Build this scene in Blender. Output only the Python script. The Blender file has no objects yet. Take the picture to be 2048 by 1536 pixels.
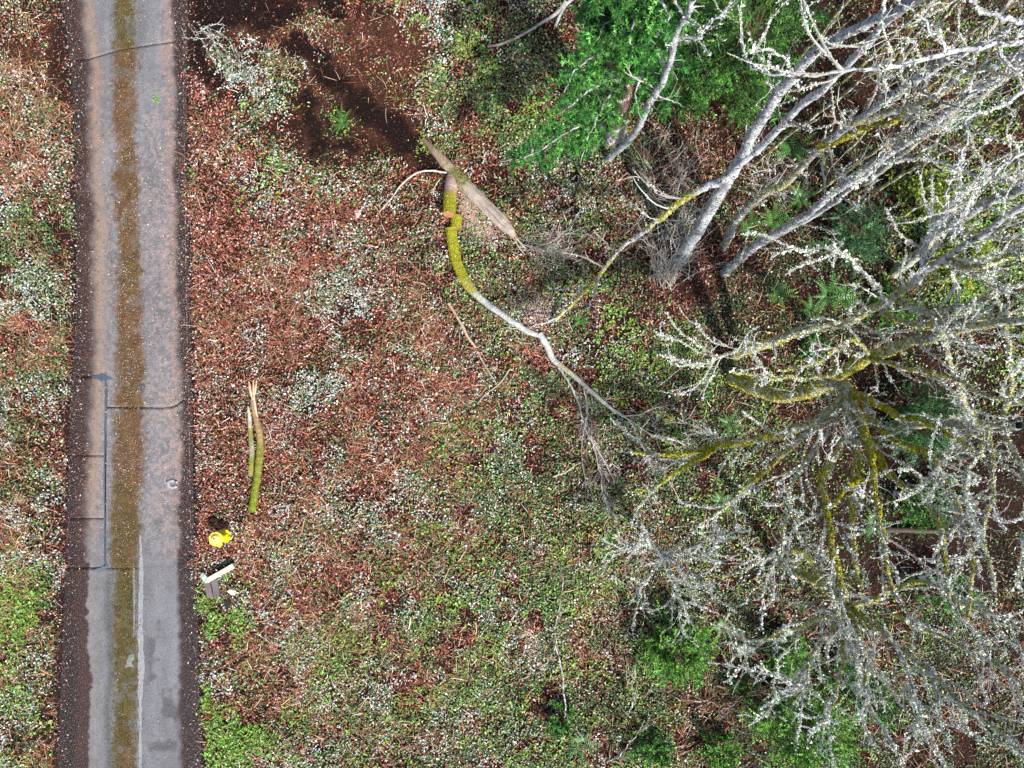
import bpy, math, random
import numpy as np
from mathutils import Vector

SC = bpy.context.scene
COL = SC.collection
R = math.radians

# ------------------------------------------------------------------ camera, sky, sun, exposure
CAM_H = 18.0
PPM = 2048 * (24 / 36) / CAM_H          # photograph pixels per metre on the ground
cam_d = bpy.data.cameras.new('camera'); cam_d.lens = 24; cam_d.sensor_width = 36
cam_d.clip_end = 2000; cam_d.clip_start = 0.05
cam = bpy.data.objects.new('camera', cam_d); COL.objects.link(cam)
cam.location = (0, 0, CAM_H); cam.rotation_euler = (0, 0, 0)
SC.camera = cam

SUN_EL, SUN_AZ = R(47), R(146)          # azimuth clockwise from +Y (lower right of the frame)
w = bpy.data.worlds.new('World'); SC.world = w; w.use_nodes = True
nt = w.node_tree; bg = nt.nodes['Background']
sky = nt.nodes.new('ShaderNodeTexSky'); sky.sky_type = 'NISHITA'; sky.sun_disc = False
sky.sun_elevation = SUN_EL; sky.sun_rotation = SUN_AZ; sky.dust_density = 3.0; sky.air_density = 1.0
nt.links.new(sky.outputs[0], bg.inputs[0]); bg.inputs[1].default_value = 0.105
sd = bpy.data.lights.new('sun', 'SUN'); sd.energy = 3.8; sd.angle = R(1.5); sd.color = (1.0, 0.965, 0.91)
sun = bpy.data.objects.new('sun', sd); COL.objects.link(sun)
sdir = Vector((math.sin(SUN_AZ) * math.cos(SUN_EL), math.cos(SUN_AZ) * math.cos(SUN_EL), math.sin(SUN_EL)))
sun.rotation_euler = sdir.to_track_quat('Z', 'Y').to_euler(); sun.location = sdir * 60
vs = SC.view_settings
vs.view_transform = 'Standard'; vs.look = 'None'; vs.gamma = 1; vs.exposure = 0.63; vs.use_curve_mapping = False
SC.render.engine = 'CYCLES'
SC.cycles.max_bounces = 5; SC.cycles.diffuse_bounces = 3; SC.cycles.glossy_bounces = 2

# ------------------------------------------------------------------ numpy helpers
RNG = np.random.default_rng(7)

def _hash(ix, iy, s):
    h = (ix.astype(np.int64) * 374761393 + iy.astype(np.int64) * 668265263 + s * 1442695041) & 0xffffffff
    h = ((h ^ (h >> 13)) * 1274126177) & 0xffffffff
    return ((h ^ (h >> 16)) & 0xffff) / 65535.0

def noise(x, y, scale, s=0):
    x = np.asarray(x, float) * scale; y = np.asarray(y, float) * scale
    ix = np.floor(x); iy = np.floor(y); fx = x - ix; fy = y - iy
    fx = fx * fx * (3 - 2 * fx); fy = fy * fy * (3 - 2 * fy)
    a = _hash(ix, iy, s); b = _hash(ix + 1, iy, s); c = _hash(ix, iy + 1, s); d = _hash(ix + 1, iy + 1, s)
    return (a * (1 - fx) + b * fx) * (1 - fy) + (c * (1 - fx) + d * fx) * fy

def fbm(x, y, scale, s=0, n=4):
    t = 0; a = 1; tot = 0
    for k in range(n):
        t = t + a * noise(x, y, scale * 2 ** k, s + k * 17); tot += a; a *= .55
    return t / tot

def sm(a, b, x):
    t = np.clip((x - a) / (b - a), 0, 1); return t * t * (3 - 2 * t)

def to_px(x, y): return np.asarray(x) * PPM + 1024, 768 - np.asarray(y) * PPM
def to_xy(px, py): return (np.asarray(px, float) - 1024) / PPM, (768 - np.asarray(py, float)) / PPM

# the drive's outline in pixels of the photograph (ground level)
YT = np.array([-400, 0, 130, 300, 600, 850, 1100, 1300, 1536, 1950])
DL = np.array([112, 118, 140, 148, 150, 138, 130, 122, 112, 100])     # left edge of slab
DR = np.array([366, 374, 372, 374, 378, 384, 388, 396, 402, 408])     # right edge of slab
CL = np.array([160, 166, 182, 186, 192, 184, 180, 180, 180, 180])     # left edge of clean concrete
CR = np.array([342, 342, 342, 345, 352, 360, 350, 352, 358, 360])

def ground_z(x, y):
    x = np.asarray(x, float); y = np.asarray(y, float)
    px, py = to_px(x, y)
    l = np.interp(py, YT, DL); r = np.interp(py, YT, DR)
    d = np.maximum(l - px, px - r) / PPM          # metres outside the drive
    rough = .20 * (fbm(x, y, .35, 3, 3) - .5) + .10 * (fbm(x, y, 1.6, 9, 3) - .35)
    bank = sm(.0, .55, d)
    far = -.05 * np.clip(x - 4, 0, 10)            # the wood falls away gently to the right
    z = -.07 + bank * (.16 + rough) + far
    return z

def P(px, py, h=0.0, dz=0.0):
    """pixel of the photograph + height above the ground datum -> point"""
    k = (CAM_H - h) / CAM_H
    x, y = to_xy(px, py); x = x * k; y = y * k
    z = h if h > 0.6 else h + float(ground_z(x, y))
    return np.array([float(x), float(y), z + dz])

class MB:
    """collects vertices, tris, quads and vertex colours for ONE mesh"""
    def __init__(s): s.v = []; s.q = []; s.t = []; s.c = []; s.n = 0
    def add(s, v, quads=None, tris=None, col=None):
        v = np.asarray(v, float).reshape(-1, 3); k = len(v)
        if k == 0: return
        s.v.append(v)
        if quads is not None and len(quads): s.q.append(np.asarray(quads).reshape(-1, 4) + s.n)
        if tris is not None and len(tris): s.t.append(np.asarray(tris).reshape(-1, 3) + s.n)
        c = np.ones((k, 4)); 
        if col is not None: c[:, :3] = col
        s.c.append(c); s.n += k
    def build(s, name, mat, parent=None, smooth=False, kind=None, label=None, origin=None):
        me = bpy.data.meshes.new(name)
        v = np.concatenate(s.v) if s.v else np.zeros((0, 3))
        q = np.concatenate(s.q) if s.q else np.zeros((0, 4), int)
        t = np.concatenate(s.t) if s.t else np.zeros((0, 3), int)
        off = np.zeros(3) if origin is None else np.asarray(origin, float)
        me.vertices.add(len(v)); me.vertices.foreach_set('co', (v - off).astype(np.float32).ravel())
        me.loops.add(q.size + t.size)
        me.loops.foreach_set('vertex_index', np.concatenate([q.ravel(), t.ravel()]).astype(np.int32))
        me.polygons.add(len(q) + len(t))
        st = np.concatenate([np.arange(len(q)) * 4, q.size + np.arange(len(t)) * 3]).astype(np.int32)
        me.polygons.foreach_set('loop_start', st)
        me.polygons.foreach_set('use_smooth', np.full(len(st), smooth))
        me.update(calc_edges=True); me.validate()
        a = me.color_attributes.new('col', 'FLOAT_COLOR', 'POINT')
        a.data.foreach_set('color', np.concatenate(s.c).astype(np.float32).ravel())
        me.materials.append(mat)
        o = bpy.data.objects.new(name, me); COL.objects.link(o)
        if origin is not None: o.location = origin
        if parent is not None:
            o.parent = parent
            o.location = Vector(off) - Vector(parent.location)
        if kind: o['kind'] = kind
        if label: o['label'] = label
        return o

def thing(name, loc, label, cat, group=None):
    o = bpy.data.objects.new(name, None); COL.objects.link(o); o.location = Vector([float(a) for a in loc])
    o.empty_display_size = .2
    o['label'] = label; o['category'] = cat
    if group: o['group'] = group
    return o
def tag(o, label=None, cat=None, group=None, kind=None):
    if label: o['label'] = label
    if cat: o['category'] = cat
    if group: o['group'] = group
    if kind: o['kind'] = kind
    return o

def norm(a): return a / np.maximum(np.linalg.norm(a, axis=-1, keepdims=True), 1e-9)

def smooth_path(pts, n, jit=0.0, rng=RNG):
    """Catmull-Rom through pts, n samples, a little wobble"""
    p = np.asarray(pts, float); k = len(p)
    pp = np.concatenate([[2 * p[0] - p[1]], p, [2 * p[-1] - p[-2]]])
    u = np.linspace(0, k - 1 - 1e-6, n); i = u.astype(int); f = (u - i)[:, None]
    a, b, c, d = pp[i], pp[i + 1], pp[i + 2], pp[i + 3]
    o = .5 * ((2 * b) + (c - a) * f + (2 * a - 5 * b + 4 * c - d) * f ** 2 + (3 * b - a - 3 * c + d) * f ** 3)
    if jit:
        wv = rng.normal(size=(n, 3)); wv = np.cumsum(wv, 0); wv -= np.linspace(0, 1, n)[:, None] * wv[-1]
        o = o + jit * wv / max(1, math.sqrt(n))
    return o

def tubes(mb, Pn, Rn, sides=3, col=None, lump=0.0, rng=RNG, caps=False):
    """Pn (N,K,3), Rn (N,K) -> tubes; col None, (3,), or (N,K,3)"""
    Pn = np.asarray(Pn, float); Rn = np.asarray(Rn, float)
    if Pn.ndim == 2: Pn = Pn[None]; Rn = Rn[None]
    N, K, _ = Pn.shape
    T = norm(np.gradient(Pn, axis=1))
    ch = norm(Pn[:, -1] - Pn[:, 0])
    a = np.where(np.abs(ch[:, :1]) < .7, np.array([[1., 0, 0]]), np.array([[0, 1., 0]]))
    a = norm(a - ch * (a * ch).sum(-1, keepdims=True))
    U = norm(np.cross(T, a[:, None, :])); V = np.cross(T, U)
    th = np.arange(sides) / sides * 2 * math.pi
    rr = Rn[:, :, None] * np.ones(sides)
    if lump: rr = rr * (1 + lump * rng.normal(size=(N, K, sides)))
    vv = Pn[:, :, None] + rr[..., None] * (np.cos(th)[:, None] * U[:, :, None] + np.sin(th)[:, None] * V[:, :, None])
    idx = np.arange(N * K * sides).reshape(N, K, sides)
    nx = np.roll(idx, -1, axis=2)
    q = np.stack([idx[:, :-1], nx[:, :-1], nx[:, 1:], idx[:, 1:]], -1).reshape(-1, 4)
    c = None
    if col is not None:
        col = np.asarray(col, float)
        if col.ndim == 1: c = col
        else: c = np.repeat(col.reshape(N * K, 3), sides, axis=0)
    mb.add(vv, quads=q, col=c)
    return T

def disc(mb, c, n, r, col, sides=16, rings=3, rng=RNG, ringcol=None, dome=0.0):
    n = norm(np.asarray(n, float)); a = np.array([1., 0, 0]) if abs(n[0]) < .7 else np.array([0, 1., 0])
    u = norm(np.cross(n, a)); v = np.cross(n, u)
    vs_ = [np.asarray(c, float) + n * dome]; cs = [np.asarray(col)]
    th = np.arange(sides) / sides * 2 * math.pi
    for k in range(1, rings + 1):
        rk = r * k / rings
        for t in th:
            vs_.append(c + rk * (math.cos(t) * u + math.sin(t) * v) + n * dome * (1 - (k / rings) ** 2))
            cs.append(np.asarray(ringcol if (ringcol is not None and k == rings) else col) * (1 + .12 * rng.normal()))
    tr = [(0, 1 + i, 1 + (i + 1) % sides) for i in range(sides)]
    qd = [(1 + (k - 1) * sides + i, 1 + k * sides + i, 1 + k * sides + (i + 1) % sides, 1 + (k - 1) * sides + (i + 1) % sides)
          for k in range(1, rings) for i in range(sides)]
    mb.add(np.array(vs_), quads=qd, tris=tr, col=np.clip(np.array(cs), 0, 1))

def grow(P0, D0, L, K, wander, up=0.0, rng=RNG, zmin=None):
    step = (L / (K - 1))[:, None]; d = norm(D0); p = P0.copy(); out = [p]
    for k in range(K - 1):
        d = norm(d + wander * rng.normal(size=d.shape) + np.array([0, 0, up]))
        p = p + d * step
        out.append(p)
    o = np.stack(out, 1)
    if zmin is not None: o[..., 2] = np.maximum(o[..., 2], zmin)
    return o

def spawn(Pn, Rn, n, t0=.15, t1=1., spread=(35, 75), rng=RNG):
    N, K, _ = Pn.shape
    ln = np.linalg.norm(np.diff(Pn, axis=1), axis=-1).sum(1)
    i = rng.choice(N, n, p=ln / ln.sum())
    t = rng.uniform(t0, t1, n) * (K - 1.001); k = t.astype(int); f = (t - k)[:, None]
    p = Pn[i, k] * (1 - f) + Pn[i, k + 1] * f
    T = norm(Pn[i, k + 1] - Pn[i, k]); r = Rn[i, k]
    q = norm(np.cross(T, rng.normal(size=(n, 3))))
    a = np.radians(rng.uniform(spread[0], spread[1], n))[:, None]
    return p, norm(T * np.cos(a) + q * np.sin(a)), r, t / (K - 1)

def rand_quads(mb, c, sx, sy, col, rng=RNG, axis=None, flat=0.0):
    """small randomly turned quads (lichen flakes, moss, buds) centred at c (n,3)"""
    n = len(c)
    if n == 0: return
    if axis is None: u = norm(rng.normal(size=(n, 3)) * np.array([1, 1, 1 - flat]))
    else: u = norm(axis)
    v = norm(np.cross(u, rng.normal(size=(n, 3)) + (np.array([0, 0, 0.]))))
    sx = (sx * rng.uniform(.6, 1.4, n))[:, None] / 2; sy = (sy * rng.uniform(.6, 1.4, n))[:, None] / 2
    w_ = np.cross(u, v)
    b = w_ * sx * .5
    V = np.stack([c - u * sx - b * .4, c - v * sy * 1 + b, c + u * sx - b * .4, c + v * sy + b], 1)
    idx = np.arange(n * 4).reshape(n, 4)
    mb.add(V, quads=idx, col=np.repeat(col, 4, 0) if np.ndim(col) == 2 else col)

def pick(pal, n, rng=RNG, var=.18):
    pal = np.asarray(pal, float); i = rng.integers(0, len(pal), n)
    return np.clip(pal[i] * np.exp(var * rng.normal(size=(n, 1))) * (1 + .07 * rng.normal(size=(n, 3))), .004, .92)

# ------------------------------------------------------------------ materials
def mat(name, rough=.7, spec=.3, nscale=20, namp=.35, bump=.0, bscale=60, detail=4, tint=(1, 1, 1), coat=0, sub=0):
    m = bpy.data.materials.new(name); m.use_nodes = True; n = m.node_tree; b = n.nodes['Principled BSDF']
    at = n.nodes.new('ShaderNodeAttribute'); at.attribute_name = 'col'
    tc = n.nodes.new('ShaderNodeNewGeometry')
    nz = n.nodes.new('ShaderNodeTexNoise'); nz.inputs['Scale'].default_value = nscale; nz.inputs['Detail'].default_value = detail
    n.links.new(tc.outputs['Position'], nz.inputs['Vector'])
    mr = n.nodes.new('ShaderNodeMapRange'); mr.inputs[1].default_value = .25; mr.inputs[2].default_value = .75
    mr.inputs[3].default_value = 1 - namp; mr.inputs[4].default_value = 1 + namp
    n.links.new(nz.outputs[0], mr.inputs[0])
    mx = n.nodes.new('ShaderNodeVectorMath'); mx.operation = 'SCALE'
    n.links.new(at.outputs['Color'], mx.inputs[0]); n.links.new(mr.outputs[0], mx.inputs['Scale'])
    n.links.new(mx.outputs[0], b.inputs['Base Color'])
    b.inputs['Roughness'].default_value = rough; b.inputs['Specular IOR Level'].default_value = spec
    if coat: b.inputs['Coat Weight'].default_value = coat; b.inputs['Coat Roughness'].default_value = .2
    if bump:
        n2 = n.nodes.new('ShaderNodeTexNoise'); n2.inputs['Scale'].default_value = bscale; n2.inputs['Detail'].default_value = 5
        n.links.new(tc.outputs['Position'], n2.inputs['Vector'])
        bp = n.nodes.new('ShaderNodeBump'); bp.inputs['Strength'].default_value = bump; bp.inputs['Distance'].default_value = .02
        n.links.new(n2.outputs[0], bp.inputs['Height']); n.links.new(bp.outputs[0], b.inputs['Normal'])
    return m

M_leaf = mat('leaf', .42, .5, 40, .25)
M_dry = mat('dry_leaf', .7, .25, 60, .3)
M_straw = mat('straw', .6, .3, 30, .2)
M_soil = mat('soil', .9, .15, 14, .5, .6, 40)
M_conc = mat('weathered_concrete', .75, .3, 26, .24, .35, 90, 8)
M_seal = mat('crack_sealant', .55, .4, 30, .25, .2, 60)
M_bark = mat('bark', .85, .2, 22, .4, .8, 30, 6)
M_alder = mat('alder_bark', .85, .2, 22, .35, .7, 30, 6)
def mottle(m, lo, hi, scale, colr, stretch=(1, 1, 1), seed=0):
    n = m.node_tree; b = n.nodes['Principled BSDF']; src = b.inputs['Base Color'].links[0].from_socket
    g = n.nodes.new('ShaderNodeNewGeometry'); mp = n.nodes.new('ShaderNodeMapping'); mp.inputs['Scale'].default_value = stretch; mp.inputs['Location'].default_value = (seed, seed, seed)
    z = n.nodes.new('ShaderNodeTexNoise'); z.inputs['Scale'].default_value = scale; z.inputs['Detail'].default_value = 6; z.inputs['Roughness'].default_value = .65
    r = n.nodes.new('ShaderNodeMapRange'); r.inputs[1].default_value = lo; r.inputs[2].default_value = hi
    x_ = n.nodes.new('ShaderNodeMix'); x_.data_type = 'RGBA'
    n.links.new(g.outputs['Position'], mp.inputs[0]); n.links.new(mp.outputs[0], z.inputs['Vector']); n.links.new(z.outputs[0], r.inputs[0]); n.links.new(r.outputs[0], x_.inputs[0])
    n.links.new(src, x_.inputs[6]); x_.inputs[7].default_value = (*colr, 1); n.links.new(x_.outputs[2], b.inputs['Base Color'])
mottle(M_alder, .50, .60, 11, (.70, .73, .76)); mottle(M_alder, .55, .60, 13, (.07, .06, .06), stretch=(1, 1, 1.6), seed=7)
mottle(M_conc, .55, .68, 38, (.34, .27, .25)); mottle(M_conc, .58, .68, 14, (.075, .07, .07), seed=9)
M_twig = mat('twig_bark', .8, .2, 30, .2)
M_lich = mat('lichen', .9, .15, 30, .15)
M_moss = mat('moss', .95, .1, 40, .35)
M_needle = mat('needles', .55, .35, 25, .25)
M_wood = mat('wood', .7, .3, 60, .25, .3, 120)
M_paint = mat('yellow_enamel', .45, .45, 34, .16, .15, 80)
M_stone = mat('stone', .85, .25, 30, .25, .5, 50)

# ------------------------------------------------------------------ ground composition (what grows and lies where)
#   px,  py,  brown, pale, green, bright, straw, bare
G = np.array([
 (30,40,.6,.1,.15,0,.7,.1),(60,200,.6,.25,.35,0,.6,.1),(50,330,.7,.2,.15,0,.9,.1),(50,470,.3,.7,.8,0,.3,0),(70,570,.15,1.2,.9,0,.2,0),
 (30,700,.6,.3,.3,0,.8,.1),(100,790,.3,.7,.8,0,.3,0),(110,880,1,.1,.2,0,.3,.3),(50,980,.3,.8,.4,0,.5,0),(60,1130,.4,.5,.4,.2,.7,0),
 (40,1240,.2,.1,.5,.85,.8,0),(60,1350,.3,.3,.4,.25,.9,0),(40,1480,.4,.5,.3,.1,.8,0),(120,300,.7,.3,.3,0,.3,.5),(120,1080,.9,.2,.2,0,.3,.4),
 (430,40,.3,0,0,0,0,1.4),(560,30,.4,.02,.05,0,.1,1.3),(490,140,.3,.5,.6,0,.1,.3),(420,230,.9,.05,.2,0,.1,.4),(560,200,.5,.5,.6,.1,.1,.1),
 (620,90,.6,.4,.35,0,.2,.2),(730,80,.7,0,.05,0,.6,.9),(700,200,.15,0,.05,0,.05,1.6),(790,270,.15,0,.05,0,.05,1.6),(635,260,.2,0,.2,0,0,1.2),(660,150,.3,0,.05,0,.3,1.3),
 (690,240,.2,0,.4,.2,0,1),(810,130,.8,.02,.2,0,.4,.7),(450,320,1.1,.2,.2,0,.1,.1),(430,450,1.3,.15,.05,0,.1,.1),(600,450,.6,.6,.4,0,.2,0),(530,350,.6,.4,.5,.2,.1,0),
 (500,560,1.1,.25,.1,0,.5,0),(700,600,.35,1.1,.45,0,.2,0),(600,690,.9,.5,.2,0,.7,0),(640,750,.3,1.2,.5,0,.2,0),(480,740,1.1,.25,.15,0,.5,0),
 (850,660,.8,.3,.5,0,.6,0),(800,480,.8,.3,.4,0,.3,0),(760,400,.7,.2,.4,0,.1,.1),(940,560,.6,.35,.7,.1,.1,0),(980,200,.4,.45,.9,.3,0,.1),(900,60,.5,.5,.8,.3,.1,.1),
 (860,200,.7,.3,.6,.1,.2,.2),(1080,80,.5,.3,.7,.1,0,.3),(1100,400,.5,.45,.6,0,0,.1),(1200,620,.5,.25,.8,.2,.2,0),(1050,720,.6,.3,.6,.1,.3,0),(1160,260,.5,.3,.7,.2,0,.3),
 (900,800,.6,.4,.6,.1,.5,0),(800,800,1,.15,.2,0,.3,.3),(700,860,.5,.9,.4,0,.3,0),(570,950,1,.5,.2,0,.6,0),(430,960,1.1,.4,.1,0,.2,0),
 (760,1000,.7,.5,.5,0,.5,0),(620,1100,.9,.5,.3,.1,.6,0),(450,1100,1,.3,.1,0,.6,0),(900,1120,.4,.4,.8,.2,.3,0),(1050,950,.5,.35,.8,.1,.2,0),(540,1200,1,.5,.2,0,.5,0),
 (430,1260,.5,.2,.2,1,.1,0),(470,1480,.4,.1,.2,1.1,.2,0),(430,1380,.8,.3,.2,.4,.2,0),(560,1310,.8,.5,.4,.1,.6,0),(710,1310,.5,.5,.7,.2,.5,0),(650,1470,.6,.4,.6,.2,.4,0),
 (900,1300,.5,.4,.8,.3,.4,0),(1100,1420,.3,.2,1,.3,.1,.2),(1100,1180,.5,.3,.8,.3,.3,.1),(1300,1020,.6,.3,.7,.1,.1,.1),(1350,700,.4,.25,.9,.3,.2,0),(1340,860,.5,.2,.8,.2,.1,0),
 (1350,330,.8,.1,.4,0,.1,.4),(1550,300,.9,.05,.2,0,.1,.7),(1450,250,.9,.05,.3,0,.1,.6),(1500,600,.9,.15,.5,.1,.1,.4),(1660,560,.9,.05,.4,0,.1,.8),(1370,580,.9,.1,.2,0,0,.7),
 (1700,1000,.4,.1,.4,.1,0,1.1),(1900,1000,.3,.02,.3,0,0,1.3),(1900,1400,.4,.05,.4,.1,.2,1.2),(1930,300,.3,.05,.7,.4,.2,.8),(1980,480,.2,.05,.5,1,.1,.6),
 (1250,1420,.3,.2,.8,.2,.1,.6),(1450,1450,.4,.1,.2,0,.5,1.2),(1230,1250,.5,.25,.8,.2,.2,.2),(1500,1150,.5,.2,.6,.1,.1,.5),(1600,150,.5,.02,.3,0,0,1.2),(1800,700,.5,.05,.4,.1,.1,1),(1750,350,.7,.05,.4,.1,.1,.9),
], float)

_l = (G[:, 0] > 380) & (G[:, 0] < 930) & (G[:, 1] > 290) & (G[:, 1] < 1180)
G[_l, 2] *= 1.45; G[_l, 4] *= .5; G[_l, 3] *= .9
_l = (G[:, 0] > 930) & (G[:, 1] < 1200); G[_l, 3] *= .75
_l = (G[:, 0] > 1150) & (G[:, 1] > 1150); G[_l, 7] *= .5; G[_l, 4] += .25; G[_l, 2] += .2

_l = G[:, 0] > 1400; G[_l, 2] *= .75; G[_l, 5] *= .6; G[_l, 7] = G[_l, 7] * .9 + .15

def mix_at(x, y):
    px, py = to_px(x, y)
    px = px + 50 * (fbm(x, y, 1.2, 31, 2) - .5); py = py + 50 * (fbm(x, y, 1.2, 57, 2) - .5)
    out = np.zeros((len(x), 6)); tot = np.zeros(len(x))
    for g in G:
        d2 = (px - g[0]) ** 2 + (py - g[1]) ** 2
        wt = 1 / (d2 + 900) ** 1.9
        out += wt[:, None] * g[2:]; tot += wt
    return out / tot[:, None]

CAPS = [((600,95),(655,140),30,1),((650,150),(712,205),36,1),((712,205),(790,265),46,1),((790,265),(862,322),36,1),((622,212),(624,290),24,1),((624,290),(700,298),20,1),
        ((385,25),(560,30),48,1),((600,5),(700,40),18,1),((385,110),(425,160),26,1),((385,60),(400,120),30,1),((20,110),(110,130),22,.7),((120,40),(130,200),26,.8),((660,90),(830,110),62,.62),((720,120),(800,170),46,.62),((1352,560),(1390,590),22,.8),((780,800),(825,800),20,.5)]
def bare_patch_at(x, y):
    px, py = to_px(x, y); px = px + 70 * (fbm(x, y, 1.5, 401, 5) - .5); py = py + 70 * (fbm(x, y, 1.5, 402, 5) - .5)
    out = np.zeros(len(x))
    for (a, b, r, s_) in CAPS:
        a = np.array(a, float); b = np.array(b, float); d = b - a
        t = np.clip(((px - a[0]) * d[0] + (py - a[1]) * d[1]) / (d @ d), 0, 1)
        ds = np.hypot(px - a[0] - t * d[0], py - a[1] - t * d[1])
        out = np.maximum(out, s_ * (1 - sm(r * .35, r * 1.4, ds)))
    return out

# ------------------------------------------------------------------ ground sheet
def axis(lo, hi, step, far):
    a = np.arange(lo, hi + step / 2, step); o = np.array([1.5, 4, 9, 20, 45, 100, 220, 420.])
    return np.concatenate([(lo - o)[::-1], a, hi + o])
gx = axis(-15.6, 15.6, .12, 400); gy = axis(-12, 12, .12, 400)
X, Y = np.meshgrid(gx, gy); xf, yf = X.ravel(), Y.ravel()
Z = ground_z(xf, yf)
mx = mix_at(xf, yf)
bare = np.clip(mx[:, 5], 0, 1.1)*.7; so = bare_patch_at(xf, yf)
soil_dark = np.array([.010, .0045, .004]); soil_mid = np.array([.024, .011, .0075]); soil_green = np.array([.014, .014, .007])
n1 = fbm(xf, yf, 1.3, 5, 4)
c = soil_mid * (1 - sm(.5, 1.3, bare))[:, None] + soil_dark * sm(.5, 1.3, bare)[:, None]
c = c * (.55 + .9 * n1)[:, None]
gm = (mx[:, 2] + mx[:, 3]) / (mx.sum(1) + .01)
c = c * (1 - .6 * gm)[:, None] + soil_green * (.6 * gm)[:, None]
redd = np.array([.055, .022, .013]) * (.4 + 1.1 * n1)[:, None]
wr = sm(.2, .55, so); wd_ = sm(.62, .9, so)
c = c * (1 - wr)[:, None] + redd * wr[:, None]; c = c * (1 - wd_)[:, None] + np.array([.009, .004, .004]) * wd_[:, None]  # reddish soil colour, then near-black in the core of the traced patches
pxg, pyg = to_px(xf, yf)
edge = np.minimum(np.abs(pxg - np.interp(pyg, YT, DL)), np.abs(pxg - np.interp(pyg, YT, DR)))
es = (1 - sm(0, 26, edge))[:, None]
c = c * (1 - es) + np.array([.022, .012, .011]) * es
mb = MB(); nyg, nxg = X.shape
idx = np.arange(nxg * nyg).reshape(nyg, nxg)
mb.add(np.stack([xf, yf, Z], 1), quads=np.stack([idx[:-1, :-1], idx[:-1, 1:], idx[1:, 1:], idx[1:, :-1]], -1), col=c)
tag(mb.build('ground', M_soil, smooth=True), kind='structure')

# ------------------------------------------------------------------ driveway of concrete slabs
def slab_colour(x, y):
    px, py = to_px(x, y)
    py0 = py
    wob = 18 * (fbm(x, y, .9, 71, 4) - .5)
    wob2 = 12 * (fbm(x, y, 2.0, 72, 4) - .5) + 9 * (fbm(x, y, 17, 73, 2) - .5)
    cl = np.interp(py, YT, CL) + wob; cr = np.interp(py, YT, CR) + wob
    n = fbm(x, y, 3, 11, 4); nf = fbm(x, y, 14, 12, 3)
    grey = np.array([.150, .157, .172]); c = grey * (.75 + .45 * n)[:, None] * (.72 + .56 * fbm(x, y * .12, 4.5, 131, 3))[:, None]

    c = c * (.85 + .3 * nf)[:, None]
    def lay(c, col, m): m = np.clip(m, 0, 1)[:, None]; return c * (1 - m) + np.asarray(col) * m
    # pinkish dusty film to the right of the tyre track and between
    c = lay(c, (.29, .215, .20), sm(295, 345, px + wob) * sm(.44, .60, nf * .6 + n * .4) * .75 * (1 - sm(1050, 1180, py)))
    c = lay(c, (.30, .245, .23), sm(.45, .65, nf) * .5 * sm(100, 300, py) * (1 - sm(1000, 1150, py)))
    # warm silt along the left edge
    silt = np.exp(-((px - (cl + 7)) / 14) ** 2)
    c = lay(c, (.27, .185, .135), silt * (.15 + 1.3 * nf) * (1 - sm(950, 1120, py) * .8) * sm(-50, 40, py + 60))
    silt = np.exp(-((px - (cr - 5)) / 9) ** 2)
    c = lay(c, (.27, .16, .12), silt * .5 * nf * 1.5 * (1 - sm(1000, 1130, py)))
    # black grime on the lower stretch
    low = sm(1080, 1200, py)
    c = lay(c, (.06, .06, .065), low * sm(.5, .66, fbm(x, y, 2.2, 91, 4)) * sm(285, 305, px) * .75)
    c = lay(c, (.055, .06, .06), low * np.exp(-((px - 218 - wob) / 9) ** 2) * .7)
    # mossy crown
    xc = np.interp(py, [0, 250, 500, 800, 1100, 1300, 1536], [248, 250, 256, 262, 248, 250, 252])
    hw = np.interp(py, [0, 90, 150, 250, 500, 800, 1060, 1200, 1536], [20, 24, 22, 22, 24, 30, 32, 24, 26])
    m = 1 - sm(hw * .55, hw * 1.3, np.abs(px - xc + wob2 * 1.3) + 14 * (fbm(x, y, 11, 113, 2) - .5))
    green = np.interp(py, [0, 90, 110, 400, 900, 1100, 1200, 1536], [.7, .6, .1, .15, .12, .55, .85, .55])
    gcol = np.array([.065, .056, .008]); bcol = np.array([.10, .048, .018])
    gg = np.clip(green + 1.1 * (fbm(x, y, 1.0, 44, 3) - .5), 0, 1)[:, None]
    mc = (gcol * gg + bcol * (1 - gg)) * (.35 + 1.3 * fbm(x, y, 9, 112, 3))[:, None]
    m = np.clip(m * (1.15 - 1.0 * sm(.54, .72, fbm(x, y, 2.8, 117, 4)) * .5 - .35 * (n - .5)), 0, 1)[:, None]
    c = c * (1 - m) + mc * m
    # hard right edge of the moss on the lower slabs
    # muck over both margins
    rag = 16 * (fbm(x, y, 6.5, 23, 3) - .5)
    dl = (cl - 2 + rag) - px; dr = px - (cr + 2 + rag * .8)
    wid = np.where(py > 1120, 2.5, 14)
    ml = sm(-wid, wid, dl); mr_ = sm(-6, 8, dr)
    muck = np.array([.034, .015, .012]) * (.6 + .7 * n)[:, None]
    deep = np.array([.011, .007, .008])
    muck = muck * (1 - sm(14, 36, dl))[:, None] + deep * sm(14, 36, dl)[:, None]
    c = lay(c, (0, 0, 0), ml) + muck * ml[:, None]
    muck2 = np.array([.022, .012, .012]) * (.6 + .7 * n)[:, None]
    muck2 = muck2 * (1 - sm(8, 24, dr))[:, None] + np.array([.014, .01, .013]) * sm(8, 24, dr)[:, None]
    c = lay(c, (0, 0, 0), mr_) + muck2 * mr_[:, None]
    # cracks' dirt
    return np.clip(c, .004, .8)

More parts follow.
